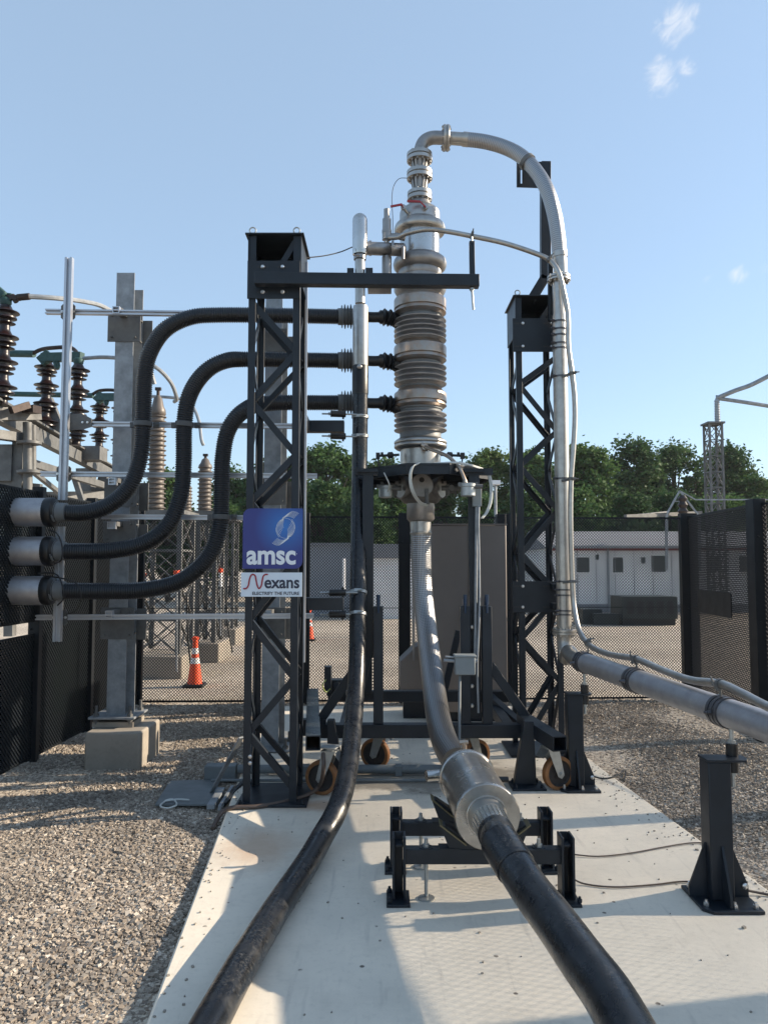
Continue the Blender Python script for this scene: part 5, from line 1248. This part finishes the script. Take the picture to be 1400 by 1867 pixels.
m = MB(); m.tube(spline([G(1040, 1600, .03), G(1065, 1612, .008), G(1120, 1618, .008), G(1190, 1614, .008), G(1245, 1608, .008), G(1290, 1612, .008)], 6), .0045, 8); m.tube(spline([G(1350, 1622, .03), G(1400, 1632, .008), G(1480, 1650, .008)], 6), .006, 8); tag(m.build('ground_wire', brown_c), 'nearer thin wire lying on the pad at the base of the right pipe stand', 'wire')
m = MB(); m.tube(spline([G(1078, 1415, .02), G(1100, 1420, .006), G(1125, 1415, .006), G(1140, 1405, -.03), G(1138, 1425, -.04)], 6), .006, 8); tag(m.build('ground_wire', blackp), 'black wire coming off the pad by the right castor', 'wire')
# crumbs of gravel scattered on the pad
rs = np.random.RandomState(11)
m = MB()
for k in range(420):
    y_ = rs.uniform(2.4, 6.6); x_ = rs.uniform(lx(y_) + .05, rx(y_) - .03)
    if k > 150: x_ = (rx(y_) - abs(rs.normal(0, .10)) - .01) if k % 3 else (lx(y_) + abs(rs.normal(0, .05)) + .01)
    s_ = rs.uniform(.003, .007) * (1.6 if k % 17 == 0 else 1)
    m.box((x_, y_, s_ * .4), (s_ * 1.6, s_ * 1.2, s_), rz=rs.uniform(0, 3))
tag(m.build('pad_crumbs', foot_m), 'small crumbs of gravel scattered over the concrete pad', 'gravel', kind='stuff')

# ================================================================== LEFT SWITCHYARD (beyond the left fence)
def disc_insulator(label, px, ytop, ybot, Yq, rpx, nb=4, group='brown porcelain switch insulators', m_=porc, cap=True):
    a = P(px, ybot, Yq); b = P(px, ytop, Yq); Ht = b.z - a.z; r = rpx * Yq / 1400
    t = thing('post_insulator', label, 'insulator', a, group)
    pr = [(0, r * .45)]; p_ = Ht / nb
    for k in range(nb):
        z0_ = k * p_
        pr += [(z0_ + p_ * .04, r * .38), (z0_ + p_ * .22, r * .36), (z0_ + p_ * .24, r * .62), (z0_ + p_ * .27, r * .74), (z0_ + p_ * .31, r * .44), (z0_ + p_ * .42, r * .42), (z0_ + p_ * .46, r * .82), (z0_ + p_ * .52, r * .80), (z0_ + p_ * .57, r * .48), (z0_ + p_ * .66, r * .50), (z0_ + p_ * .69, r * 1.0), (z0_ + p_ * .72, r * .98), (z0_ + p_ * .80, r * .56), (z0_ + p_ * .99, r * .38)]
    MB().lathe(pr, (a.x, a.y, a.z), (0, 0, 1), 28).build('porcelain_stack', m_, t, sharp=60)
    if cap: MB().lathe([(0, r * .35), (.02, r * .42), (.08, r * .42), (.10, r * .3)], (a.x, a.y, b.z), (0, 0, 1), 16).build('metal_cap', verd, t)
    return t
disc_insulator('large brown porcelain insulator cut by the left edge of the photo', 4, 556, 738, 10.0, 25, 4)
disc_insulator('brown porcelain insulator just left of the tall upright rail', 82, 660, 792, 12.8, 22, 4)
disc_insulator('brown porcelain insulator half hidden right behind the tall upright rail', 139, 664, 812, 12.2, 21, 4)
disc_insulator('smaller brown porcelain insulator left of the tall galvanised post', 180, 734, 838, 16.0, 17.5, 4)
disc_insulator('brown porcelain insulator mostly hidden by the tall galvanised post', 218, 736, 852, 15.4, 17, 4)
SWT = thing('disconnect_switch', 'green patinated switch arm bridging the two middle brown insulators', 'switch arm', P(100, 650, 12.5))
m = MB(); m.bar(P(78, 652, 12.6), P(150, 650, 12.4), .12, .14); m.bar(P(74, 660, 12.6), P(92, 645, 12.6), .12, .16); m.tube(spline([P(98, 652, 12.5), P(102, 668, 12.5), P(107, 668, 12.5), P(104, 655, 12.5)], 5), .03, 8); m.build('arm', verd, SWT, bevel=.02)
m = MB(); m.tube(spline([P(58, 645, 12.8), P(75, 637, 12.8), P(95, 634, 12.7), P(125, 633, 12.6), P(138, 640, 12.5), P(141, 650, 12.4)], 5), .035, 8); m.build('contact_strap', copper, SWT)
m = MB(); m.cyl(P(0, 644, 13.0), P(62, 645, 12.8), .06, 10); m.build('tube_bus', verd, SWT)
SW2 = thing('disconnect_switch', 'green patinated switch arm on the smaller insulators by the galvanised post', 'switch arm', P(190, 722, 15.8))
m = MB(); m.bar(P(178, 724, 15.8), P(222, 724, 15.6), .13, .15); m.bar(P(176, 732, 15.8), P(188, 718, 15.8), .12, .16); m.tube(spline([P(190, 726, 15.7), P(194, 738, 15.7), P(197, 730, 15.7)], 5), .03, 8); m.build('arm', verd, SW2, bevel=.02)
m = MB(); m.tube(spline([P(168, 719, 15.9), P(182, 712, 15.9), P(205, 711, 15.8), P(222, 715, 15.7)], 5), .035, 8); m.build('contact_strap', copper, SW2)
m = MB(); m.cyl(P(18, 718, 16.2), P(170, 721, 15.9), .055, 10); m.build('tube_bus', verd, SW2)
SW3 = thing('disconnect_switch', 'green patinated terminal arm at the left edge above the largest insulator', 'switch arm', P(8, 535, 10))
m = MB(); m.bar(P(-15, 520, 10), P(10, 542, 10), .14, .12); m.bar(P(8, 540, 10), P(22, 541, 10), .05, .10); m.build('arm', verd, SW3, bevel=.02)
m = MB(); m.bar(P(14, 542, 10), P(36, 543, 10), .07, .06); m.cyl(P(22, 538, 10), P(30, 550, 10), .035, 8); m.cyl(P(32, 542, 10), P(54, 540, 10), .045, 10); m.build('clamp', copper, SW3)
def wire(label, pp, r, m_=galv, name='overhead_conductor', group='grey conductors over the switchyard'):
    tag(MB().tube(spline([P(*q) for q in pp], 8), r, 8).build(name, m_), label, 'conductor', group)
wire('grey conductor curving right from the terminal at the left edge', [(50, 540, 10), (100, 543, 10.2), (150, 549, 10.6), (190, 560, 11), (230, 590, 11.4), (262, 640, 11.8), (282, 700, 12)], .035)
wire('short grey conductor from the middle insulators to the galvanised post', [(152, 653, 12.3), (190, 651, 12.2), (235, 655, 12.1), (280, 667, 12), (310, 695, 12.2), (322, 725, 12.4), (318, 732, 12.6)], .032)
wire('grey conductor dropping to the smaller grey bushing', [(228, 720, 15.4), (270, 722, 15), (322, 726, 14.5), (348, 738, 14.2), (362, 765, 14), (367, 800, 13.8), (371, 812, 13.8)], .03)
def ribbed(label, px, ytop, ybot, Yq, rpx, nb, group='grey ribbed bushings behind the rear fence', m_=porc_g):
    a = P(px, ybot, Yq); b = P(px, ytop, Yq); Ht = b.z - a.z; r = rpx * Yq / 1400
    t = thing('bushing', label, 'bushing', a, group); p_ = (Ht * .86) / nb; pr = [(0, r * .9), (.04, r * .9)]
    for k in range(nb):
        z0_ = .05 + k * p_; taper = 1 - .10 * k / nb; pr += [(z0_, r * .78 * taper), (z0_ + p_ * .45, r * .80 * taper), (z0_ + p_ * .60, r * taper), (z0_ + p_ * .74, r * taper), (z0_ + p_ * .9, r * .8 * taper)]
    pr += [(Ht * .90, r * .85), (Ht * .94, r * .80), (Ht * .97, r * .62), (Ht * 1.04, r * .45), (Ht * 1.07, r * .2)]
    MB().lathe(pr, a, (0, 0, 1), 28).build('porcelain_stack', m_, t, sharp=50)
    m = MB(); m.cyl((a.x, a.y, b.z + Ht * .06), (a.x, a.y, b.z + Ht * .14), r * .18, 10); m.box((a.x, a.y, b.z + Ht * .13), (r * .6, r * .35, r * .3)); m.build('terminal', copper, t)
    return t
ribbed('tall grey ribbed bushing right of the galvanised post', 284, 735, 938, 11.6, 17.5, 20)
ribbed('shorter grey ribbed bushing between the middle and lowest duct', 373, 842, 938, 13.2, 14.5, 11)
ribbed('partly hidden grey ribbed bushing behind the middle duct', 340, 885, 940, 14.5, 11, 8)
# sloping galvanised beams carrying the switches
def lattice(label, px0, px1, Y0, D_, ztop, zbot, npan, m_=galv_w, name='lattice_stand', group='galvanised lattice stands in the switchyard', b=.07, plate=True):
    x0_, x1_ = X(px0, Y0), X(px1, Y0); t = thing(name, label, 'lattice stand', ((x0_ + x1_) / 2, Y0 + D_ / 2, zbot), group)
    for (x_, y_) in ((x0_, Y0), (x1_, Y0), (x0_, Y0 + D_), (x1_, Y0 + D_)): MB().box2((x_ - b / 2, y_ - b / 2, zbot), (x_ + b / 2, y_ + b / 2, ztop)).build('leg', m_, t)
    h = (ztop - zbot) / npan
    m = MB()
    for k in range(npan):
        z0_, z1_ = zbot + k * h, zbot + (k + 1) * h
        for (pa, pb2) in (((x0_, Y0), (x1_, Y0)), ((x0_, Y0 + D_), (x1_, Y0 + D_)), ((x0_, Y0), (x0_, Y0 + D_)), ((x1_, Y0), (x1_, Y0 + D_))):
            if k % 2: pa, pb2 = pb2, pa
            m.bar((*pa, z0_), (*pb2, z1_), b * .55, b * .25); m.bar((*pb2, z0_), (*pa, z1_), b * .55, b * .25)
            m.bar((*pa, z1_ - .02), (*pb2, z1_ - .02), b * .5, b * .5)
    m.build('lattice_bracing', m_, t)
    if plate: MB().box2((x0_ - .08, Y0 - .08, ztop + .001), (x1_ + .08, Y0 + D_ + .08, ztop + .06)).build('top_plate', m_, t)
    return t
SB = thing('insulator_gantry', 'weathered galvanised beam frame carrying the brown insulators above the left fence', 'steel frame', (-5, 11, 3.6))
m = MB(); A0 = P(-30, 742, 9.6); A1 = P(208, 868, 17.5); m.bar(A0, A1, .14, .20); m.bar(A0 + Vector((0, 0, .16)), A1 + Vector((0, 0, .16)), .24, .03); m.build('main_beam', galv_w, SB)
m = MB(); A0 = P(-40, 765, 10.6); A1 = P(20, 762, 11.6); m.bar(P(-20, 755, 10), P(68, 755, 10.6), .18, .17); m.bar(P(-20, 790, 10), P(50, 800, 10.6), .16, .12); m.build('cross_beam', galv_w, SB)
m = MB(); m.bar(P(20, 748, 10), P(52, 738, 10.2), .09, .09); m.bar(P(50, 745, 10.2), P(66, 748, 10.4), .16, .1); m.build('mechanism', copper, SB)
m = MB(); m.cyl(P(50, 770, 10.4), P(51, 893, 10.4), .06, 12); m.cyl(P(60, 775, 10.6), P(60, 860, 10.6), .045, 12)
for py in (805, 858): m.cyl(P(53, py, 10.4), P(53, py + 5, 10.4), .16, 16)
m.build('drive_shaft', galv_w, SB)
m = MB(); m.box(P(12, 845, 10.5), (.24, .22, .5)); m.build('motor_box', galv_w, SB)
m = MB(); m.bar(P(36, 800, 10.5), P(34, 900, 10.5), .14, .14); m.bar(P(157, 855, 15.5), P(157, 1010, 15.5), .30, .30, side=(1, 0, 0)); m.bar(P(60, 860, 10.7), P(110, 900, 12), .06, .06); m.bar(P(135, 868, 14), P(150, 915, 14), .09, .09); m.bar(P(185, 868, 16), P(172, 915, 16), .09, .09); m.bar(P(-10, 880, 10.5), P(75, 888, 10.5), .08, .08); m.build('frame_post', galv_w, SB)
m = MB(); m.bar(P(60, 905, 14), P(215, 902, 16), .12, .16); m.bar(P(60, 935, 14), P(215, 930, 16), .10, .08); m.bar(P(60, 845, 12), P(205, 890, 16), .10, .12); m.build('lower_beam', galv_w, SB)
m = MB(); m.bar(P(70, 735, 12.9), P(95, 797, 12.9), .10, .5); m.box(P(165, 828, 14.5), (.5, .4, .26)); m.build('insulator_base', galv_w, SB)
MB().bar(P(190, 862, 16), P(190, 1040, 16), .16, .16, side=(1, 0, 0)).build('frame_post', galv_w, SB)
MB().bar(P(20, 900, 10.5), P(18, 1160, 10.5), .12, .12, side=(1, 0, 0)).build('frame_post', galv_w, SB)
lattice('nearest galvanised lattice stand seen through the rear fence beside the traffic cone', 252, 328, 11.3, .75, Z(940, 11.6), .28, 4)
lattice('galvanised lattice stand behind, under the shorter grey bushing', 362, 392, 13.0, .6, Z(940, 13.3), .25, 4)
lattice('slim galvanised lattice stand farthest back behind the rear fence', 405, 425, 15.8, .5, Z(950, 15.8), .2, 4, b=.05)
for (lab, xa, xb, ya, Yq) in (('low concrete pier under the nearest lattice stand', 245, 336, 1235, 11.1), ('pale concrete pier under the second lattice stand', 355, 402, 1192, 12.9), ('small pale concrete pier farthest back', 398, 432, 1165, 15.6)):
    m = MB(); m.box2((X(xa, Yq), Yq, GZ - .1), (X(xb, Yq), Yq + 1.0, .27)); tag(m.build('concrete_pier', foot_m, bevel=.02), lab, 'concrete pier', 'concrete piers behind the rear fence')
MP = []
for i, (px, yt, yb2, Yq) in enumerate(((322, 1040, 1225, 10.9), (402, 1036, 1160, 13.4), (263, 1045, 1110, 12.0))):
    t = thing('marker_post', ('orange topped marker post in front of the nearest lattice stand', 'orange topped marker post by the second lattice stand', 'orange topped marker post beside the tall galvanised post')[i], 'marker post', P(px, yb2, Yq), 'orange topped marker posts')
    MB().cyl(P(px, yb2, Yq), P(px, yt + 34, Yq), .016, 12).build('pole', galv, t); MB().cyl(P(px, yt + 34, Yq), P(px, yt + 8, Yq), .035, 12).build('white_sleeve', white_s, t); MB().cyl(P(px, yt + 8, Yq), P(px, yt, Yq), .045, 12).build('orange_cap', orange, t)
for (px, y0_, y1_, Yq, lab) in ((340, 1080, 1250, 10.8, 'dark cable hanging beside the traffic cone'), (412, 1085, 1190, 12.8, 'dark cable hanging by the second pier')):
    tag(MB().tube(spline([P(px, y0_, Yq), P(px + 3, (y0_ + y1_) / 2, Yq), P(px + 12, y1_, Yq)], 6), .014, 6).build('hanging_cable', rubber), lab, 'cable', 'dark cables hanging in the switchyard')

# ================================================================== TRAFFIC CONES
def cone(px, py, h, label):
    g = G(px, py, GZ + .004); t = thing('traffic_cone', label, 'traffic cone', g, 'orange traffic cones behind the rear fence')
    MB().box(g + Vector((0, 0, .02)), (h * .42, h * .42, .04)).build('base', blackp, t, bevel=.012)
    r0 = h * .155
    def rr(f): return r0 * (1 - f) + .022 * f
    pr = [(.04, rr(0)), (h * .48, rr(.46)), (h * .60, rr(.6)), (h * .68, rr(.68)), (h * .80, rr(.8)), (h * .97, .035), (h * .99, .05), (h * 1.02, .05), (h * 1.04, .03)]
    m = MB()
    for k in range(len(pr) - 1): m.lathe(pr[k:k + 2], g, (0, 0, 1), 28, caps=(k == len(pr) - 2), mi=1 if k in (1, 3) else 0)
    m.build('cone_body', [orange, white_s], t)
cone(355, 1252, .64, 'orange and white traffic cone left of the left tower behind the fence')
cone(564, 1168, .64, 'farther orange traffic cone right of the left tower behind the fence')

# ================================================================== BACKGROUND BUILDINGS AND EQUIPMENT
def win(parent, xc, zc, w_, h, Yf):
    m = MB(); 
    m.box2((xc - w_ / 2 - .05, Yf - .05, zc + h / 2), (xc + w_ / 2 + .05, Yf - .002, zc + h / 2 + .05)); m.box2((xc - w_ / 2 - .05, Yf - .05, zc - h / 2 - .05), (xc + w_ / 2 + .05, Yf - .002, zc - h / 2))
    m.box2((xc - w_ / 2 - .05, Yf - .045, zc - h / 2), (xc - w_ / 2, Yf - .002, zc + h / 2)); m.box2((xc + w_ / 2, Yf - .045, zc - h / 2), (xc + w_ / 2 + .05, Yf - .002, zc + h / 2))
    wo_ = m.build('window', white_p, parent); MB().box2((xc - w_ / 2, Yf - .012, zc - h / 2), (xc + w_ / 2, Yf - .002, zc + h / 2)).build('pane', glassd, wo_)
YB = 26.0
BL = thing('white_building', 'long low white building with a maroon stripe, behind the right of the rear fence', 'building', (9, 27, 0))
xa, xb = X(1000, YB), X(1480, YB); zt_ = Z(1000, YB)
MB().box2((xa, YB, GZ), (xb, YB + 6, zt_)).build('wall', white_p, BL)
MB().box2((xa - .05, YB - .06, Z(1004, YB)), (xb + .05, YB - .003, Z(998, YB))).build('maroon_stripe', maroon, BL)
m = MB(); m.prism([(xa - .1, YB - .2, zt_), (xa - .1, YB + 3, zt_ + .7), (xa - .1, YB + 6.2, zt_)], (xb - xa + .2, 0, 0)); m.build('roof', roofm, BL)
for k in range(14):
    xs_ = xa + (xb - xa) * (k + .5) / 14; MB().box2((xs_ - .012, YB - .012, GZ + .3), (xs_ + .012, YB - .001, Z(1004, YB))).build('panel_seam', roofm, BL)
MB().box2((xa - .1, YB - .28, zt_ + .0), (xb + .1, YB - .21, zt_ + .09)).build('gutter', galv, BL)
for xd in (1105, 1262): MB().box2((X(xd, YB), YB - .1, GZ), (X(xd, YB) + .06, YB - .03, zt_)).build('downpipe', galv, BL)
MB().box2((xa, YB - .03, GZ), (xb, YB - .002, GZ + .28)).build('skirting', roofm, BL)
for (px, py, w_, h) in ((1062, 1030, .45, .5), (1126, 1030, .35, .5), (1172, 1022, .16, .22), (1200, 1028, .5, .55), (1088, 1016, .14, .18), (1300, 1028, .5, .5), (1360, 1028, .5, .5)): q = P(px, py, YB); win(BL, q.x, q.z, w_, h, YB)
GB = thing('white_building', 'flat grey and white container building behind the black riser cable', 'building', (-2, 24, 0))
YC_ = 24.0; m = MB(); m.box2((X(556, YC_), YC_, GZ), (X(660, YC_), YC_ + 3, Z(992, YC_))); m.build('wall', mat('grey_siding', (.24, .26, .29), .6, 0, .12, 1), GB)
m = MB(); m.box2((X(552, YC_), YC_ - .08, Z(995, YC_)), (X(664, YC_), YC_ + 3.1, Z(990, YC_))); m.build('roof', roofm, GB)
GB2 = thing('white_building', 'white container building between the cart legs and the rear fence post', 'building', (.2, 24, 0))
m = MB(); m.box2((X(672, 23.0), 23.0, GZ), (X(760, 23.0), 26, Z(1018, 23.0))); m.build('wall', white_p, GB2); m = MB(); m.box2((X(668, 23), 22.9, Z(1018, 23)), (X(764, 23), 26.1, Z(992, 23))); m.build('roof', roofm, GB2)
m = MB(); Yg = 20.5; m.box2((X(1132, Yg), Yg, .12), (X(1232, Yg), Yg + 1.1, Z(1088, Yg))); 
GN = thing('generator_box', 'dark green equipment box on skids in front of the white building', 'equipment box', (X(1180, Yg), Yg, 0)); m.build('housing', darkm, GN, bevel=.008)
m = MB()
for k in range(5): m.box2((X(1140 + 18 * k, Yg), Yg - .02, .25), (X(1152 + 18 * k, Yg), Yg - .003, Z(1096, Yg)))
m.build('louvre', blackp, GN); MB().box2((X(1134, Yg), Yg + .1, GZ), (X(1230, Yg), Yg + 1.0, .118)).build('skid', blackp, GN)
m = MB(); m.box2((X(1060, 21), 21, GZ), (X(1095, 21), 22, .35)); m.box2((X(1075, 21), 21.0 - .3, GZ), (X(1120, 21), 20.95, .25)); tag(m.build('pallet_stack', darkm), 'low dark pile of pallets left of the dark equipment box', 'pallets')
# lattice post with ribbed insulator at the right
LT = lattice('slender pale lattice mast topped by a ribbed insulator, right of the trees', 1299, 1322, 25.0, .45, Z(772, 25), GZ, 12, name='lattice_mast', group='pale lattice masts', b=.06)
ribbed('grey ribbed insulator standing on the slender pale lattice mast', 1308, 727, 770, 25.2, 5.5, 12, group='insulators on masts', m_=porc_far)
wire('upper pale conductor rising right from the mast insulator', [(1306, 726, 25.2), (1340, 712, 25), (1368, 702, 25), (1400, 686, 25), (1450, 660, 25)], .075, galv)
wire('lower pale conductor leaving right from the mast insulator', [(1308, 726, 25.2), (1350, 732, 25), (1400, 740, 25), (1470, 752, 25)], .065, galv)
AF = thing('canopy_structure', 'pale A shaped steel frame on a flat canopy above the rear fence corner', 'canopy', P(1240, 940, 24))
m = MB(); Yq = 24.0
m.bar(P(1214, 940, Yq), P(1239, 895, Yq), .05, .05); m.bar(P(1239, 895, Yq), P(1272, 938, Yq), .05, .05); m.bar(P(1226, 914, Yq), P(1252, 914, Yq), .03, .03); m.bar(P(1239, 895, Yq), P(1268, 911, Yq), .035, .035); m.bar(P(1268, 911, Yq), P(1440, 911, Yq), .04, .04); m.bar(P(1390, 911, Yq), P(1391, 960, Yq), .08, .08); m.build('a_frame', galv, AF)
m = MB(); m.bar(P(1140, 942, 23), P(1278, 935, 25), .10, .12); m.bar(P(1140, 942, 23), P(1216, 934, 27), .10, .08); m.build('canopy', galv_w, AF)
m = MB(); m.bar(P(1215, 938, 23.8), P(1215, 1040, 23.8), .07, .07, side=(1, 0, 0)); m.bar(P(1275, 938, 24.8), P(1275, 1040, 24.8), .07, .07, side=(1, 0, 0)); m.build('frame_leg', galv, AF)
m = MB(); m.lathe([(0, .1), (.1, .16), (.2, .1), (.3, .16), (.4, .1), (.5, .15), (.6, .08)], P(1245, 938, 24), (0, 0, 1), 14); m.build('insulator', porc, AF)
LP = thing('lamp_post', 'small grey floodlight on a thin pole behind the cart deck', 'lamp post', G(904, 1090, GZ))
m = MB(); q = P(903, 880, 18); m.cyl((q.x, q.y, GZ), (q.x, q.y, q.z), .035, 10); m.build('pole', galv, LP); m = MB(); m.box(q, (.22, .18, .10)); m.build('lamp_head', white_s, LP)
GP = thing('gate_pier', 'dark steel plate post just behind the cabinet at the rear fence', 'post', (X(914, 9.0), 8.95, 0))
MB().box2((X(904, 9.0), 8.9, GZ), (X(920, 9.0), 9.05, Z(938, 9.0))).build('post', fence_m, GP, bevel=.004)
# poles and pipes in the distance seen between tower and cable
for (px, ya, Yq, lab) in ((627, 1018, 20, 'thin pale pipe post seen between the left tower and the riser cable'),):
    tag(MB().cyl(P(px, 1080, Yq), P(px, ya, Yq), .04, 8).build('pipe_post', white_s), lab, 'post')

# ================================================================== TREES
def tree(label, px, ytop, Yq, rpx, seed, lm, ybase=1000, nleaf=9000, leaf=.30, name='tree', group='trees beyond the yard', gap=.0, hz=None):
    rs = np.random.RandomState(seed); top = P(px, ytop, Yq); R_ = rpx * Yq / 1400; x0_, zt2 = top.x, top.z
    t = thing(name, label, 'tree', (x0_, Yq, GZ), group)
    zb = zt2 * .22; ch = zt2 - zb; m = MB()
    tr = .028 * zt2
    lean = rs.uniform(-.4, .4)
    tpts = [Vector((x0_, Yq, GZ)), Vector((x0_ + lean * .4, Yq, zb)), Vector((x0_ + lean, Yq + .1, zb + ch * .4)), Vector((x0_ + lean * .7, Yq, zb + ch * .8))]
    sp_ = spline(tpts, 5); m.tube(sp_, [tr * (1 - .85 * i / (len(sp_) - 1)) for i in range(len(sp_))], 10)
    cl = []; n_cl = 80
    for k in range(n_cl):
        f = rs.uniform(0, 1); ang = rs.uniform(0, 2 * math.pi)
        prof = (math.sin(math.pi * (.12 + .80 * f)) ** .6) if f < .97 else .3
        rr = R_ * prof * math.sqrt(rs.uniform(.15, 1)) * .95
        c = Vector((x0_ + rr * math.cos(ang), Yq + rr * math.sin(ang) * .9, zb + ch * (.04 + .88 * f)))
        cl.append((c, rs.uniform(.10, .30) * R_ * 1.15))
    for (c, r) in cl[::2]:
        s = sp_[min(len(sp_) - 1, int(len(sp_) * max(.2, min(.9, (c.z - zb) / ch * .7 + .1))))]
        mid = s.lerp(c, .5) + Vector((0, 0, -.1 * R_)); bp3 = spline([s, mid, c], 4); m.tube(bp3, [tr * .35 * (1 - .8 * i / (len(bp3) - 1)) for i in range(len(bp3))], 6)
    m.build('trunk', bark, t)
    wts = np.array([r ** 2 for _, r in cl]); wts /= wts.sum(); idx = rs.choice(len(cl), nleaf, p=wts)
    cen = np.array([c[:] for c, _ in cl])[idx]; rad = np.array([r for _, r in cl])[idx]
    d = rs.normal(size=(nleaf, 3)); rr = np.full(nleaf, .56)
    pos = cen + d * (rad * rr)[:, None] * np.array([1.15, 1.15, .8])
    L_ = leaf * rs.uniform(.55, 1.25, nleaf)
    a1 = rs.normal(size=(nleaf, 3)); a1[:, 2] *= .6; a1 /= np.linalg.norm(a1, axis=1)[:, None]; b1 = np.cross(a1, rs.normal(size=(nleaf, 3))); b1 /= np.linalg.norm(b1, axis=1)[:, None]
    A = a1 * L_[:, None] * .5; B_ = b1 * L_[:, None] * .28
    V_ = np.stack([pos - A, pos + B_ - A * .1, pos + A, pos - B_ - A * .1], 1).reshape(-1, 3) - np.array([x0_, Yq, GZ])
    me = bpy.data.meshes.new('crown'); me.vertices.add(nleaf * 4); me.vertices.foreach_set('co', V_.reshape(-1).astype(np.float32))
    me.loops.add(nleaf * 4); me.loops.foreach_set('vertex_index', np.arange(nleaf * 4, dtype=np.int32)); me.polygons.add(nleaf); me.polygons.foreach_set('loop_start', np.arange(nleaf, dtype=np.int32) * 4); me.polygons.foreach_set('loop_total', np.full(nleaf, 4, dtype=np.int32))
    me.update(calc_edges=True); at = me.attributes.new('leafv', 'FLOAT', 'POINT'); cv = rs.uniform(0, 1, len(cl))[idx]; at.data.foreach_set('value', np.repeat((.6 * cv + .4 * rs.uniform(0, 1, nleaf)), 4).astype(np.float32))
    me.materials.append(lm); o = bpy.data.objects.new('crown', me); C.objects.link(o); o.parent = t; WL[o.name] = WL[t.name]
    return t
TREES = [
 ('dense tree whose crown shows between the left tower and the black riser cable', 598, 806, 40, 62, 1, leaf_a),
 ('dark tree right behind the riser cable and the cart deck', 690, 832, 42, 60, 2, leaf_b),
 ('light green loose tree between the column and the right tower', 886, 812, 44, 52, 3, leaf_c),
 ('tree seen through the legs of the right tower', 965, 812, 43, 55, 4, leaf_a),
 ('round bright green tree immediately right of the silver return pipe', 1064, 805, 41, 56, 5, leaf_a),
 ('tallest tree of the right group with sky showing through its middle', 1160, 794, 44, 62, 6, leaf_b),
 ('broad dark tree left of the slender lattice mast', 1238, 800, 45, 62, 7, leaf_b),
 ('broad dark tree behind the slender lattice mast', 1312, 806, 46, 60, 8, leaf_b),
 ('low tree sloping away at the right edge of the photo', 1385, 862, 44, 42, 9, leaf_a),
 ('sparse tree between the middle duct and the left tower', 425, 842, 40, 48, 10, leaf_b),
 ('small tree behind the tall grey bushing', 305, 850, 42, 46, 11, leaf_a),
 ('tree hidden mostly by the left lattice tower', 510, 826, 42, 52, 12, leaf_b),
 ('tree behind the termination column', 790, 845, 45, 52, 13, leaf_a),
 ('small tree low behind the switchyard frame', 165, 893, 44, 34, 14, leaf_a),
]
for (lab, px, yt, Yq, rp_, sd2, lm) in TREES: tree(lab, px, yt, Yq, rp_, sd2, lm, nleaf=17000 if 'sparse' not in lab else 8000, leaf=.26)
def bush(label, px, yt, Yq, rpx, seed, lm):
    return tree(label, px, yt, Yq, rpx, seed, lm, name='shrub', group='shrubs along the far yard edge', nleaf=10000, leaf=.20)
for i, (px, yt, Yq, rp_) in enumerate(((585, 872, 32, 52), (660, 890, 31, 52), (725, 880, 33, 48), (880, 895, 33, 50), (960, 890, 33, 50), (1065, 885, 34, 52), (1150, 890, 34, 50), (1225, 885, 35, 50), (1310, 895, 34, 50), (1390, 900, 34, 45), (310, 890, 33, 45), (400, 895, 34, 40), (470, 900, 33, 40))):
    labs = ['dark shrub under the crown right of the left tower', 'dark shrub right behind the riser cable', 'dark shrub just left of the hanging hose', 'shrub behind the top of the stainless cabinet', 'shrub behind the right lattice tower', 'shrub under the bright tree beside the return pipe', 'shrub under the tallest right tree', 'shrub behind the pale A frame', 'shrub at the foot of the slender mast', 'shrub at the right edge of the photo', 'shrub behind the tall grey bushing', 'shrub behind the shorter grey bushing', 'shrub behind the left lattice tower']
    bush(labs[i], px, yt, Yq, rp_, 50 + i, (leaf_b, leaf_b, leaf_a)[i % 3])

# ================================================================== HAZE
def haze():
    m = bpy.data.materials.new('haze_air'); m.use_nodes = True; n = m.node_tree; n.nodes.clear()
    o = n.nodes.new('ShaderNodeOutputMaterial'); v = n.nodes.new('ShaderNodeVolumePrincipled')
    v.inputs['Color'].default_value = (.90, .94, 1.0, 1); v.inputs['Density'].default_value = .00035; v.inputs['Anisotropy'].default_value = .2
    n.links.new(v.outputs[0], o.inputs['Volume'])
    b = MB().box2((-90, -20, -1.4), (90, 80, 12.5)).build('haze', m); b['kind'] = 'stuff'
    b['label'] = 'thin summer haze hanging over the whole yard'; b['category'] = 'haze'
haze()
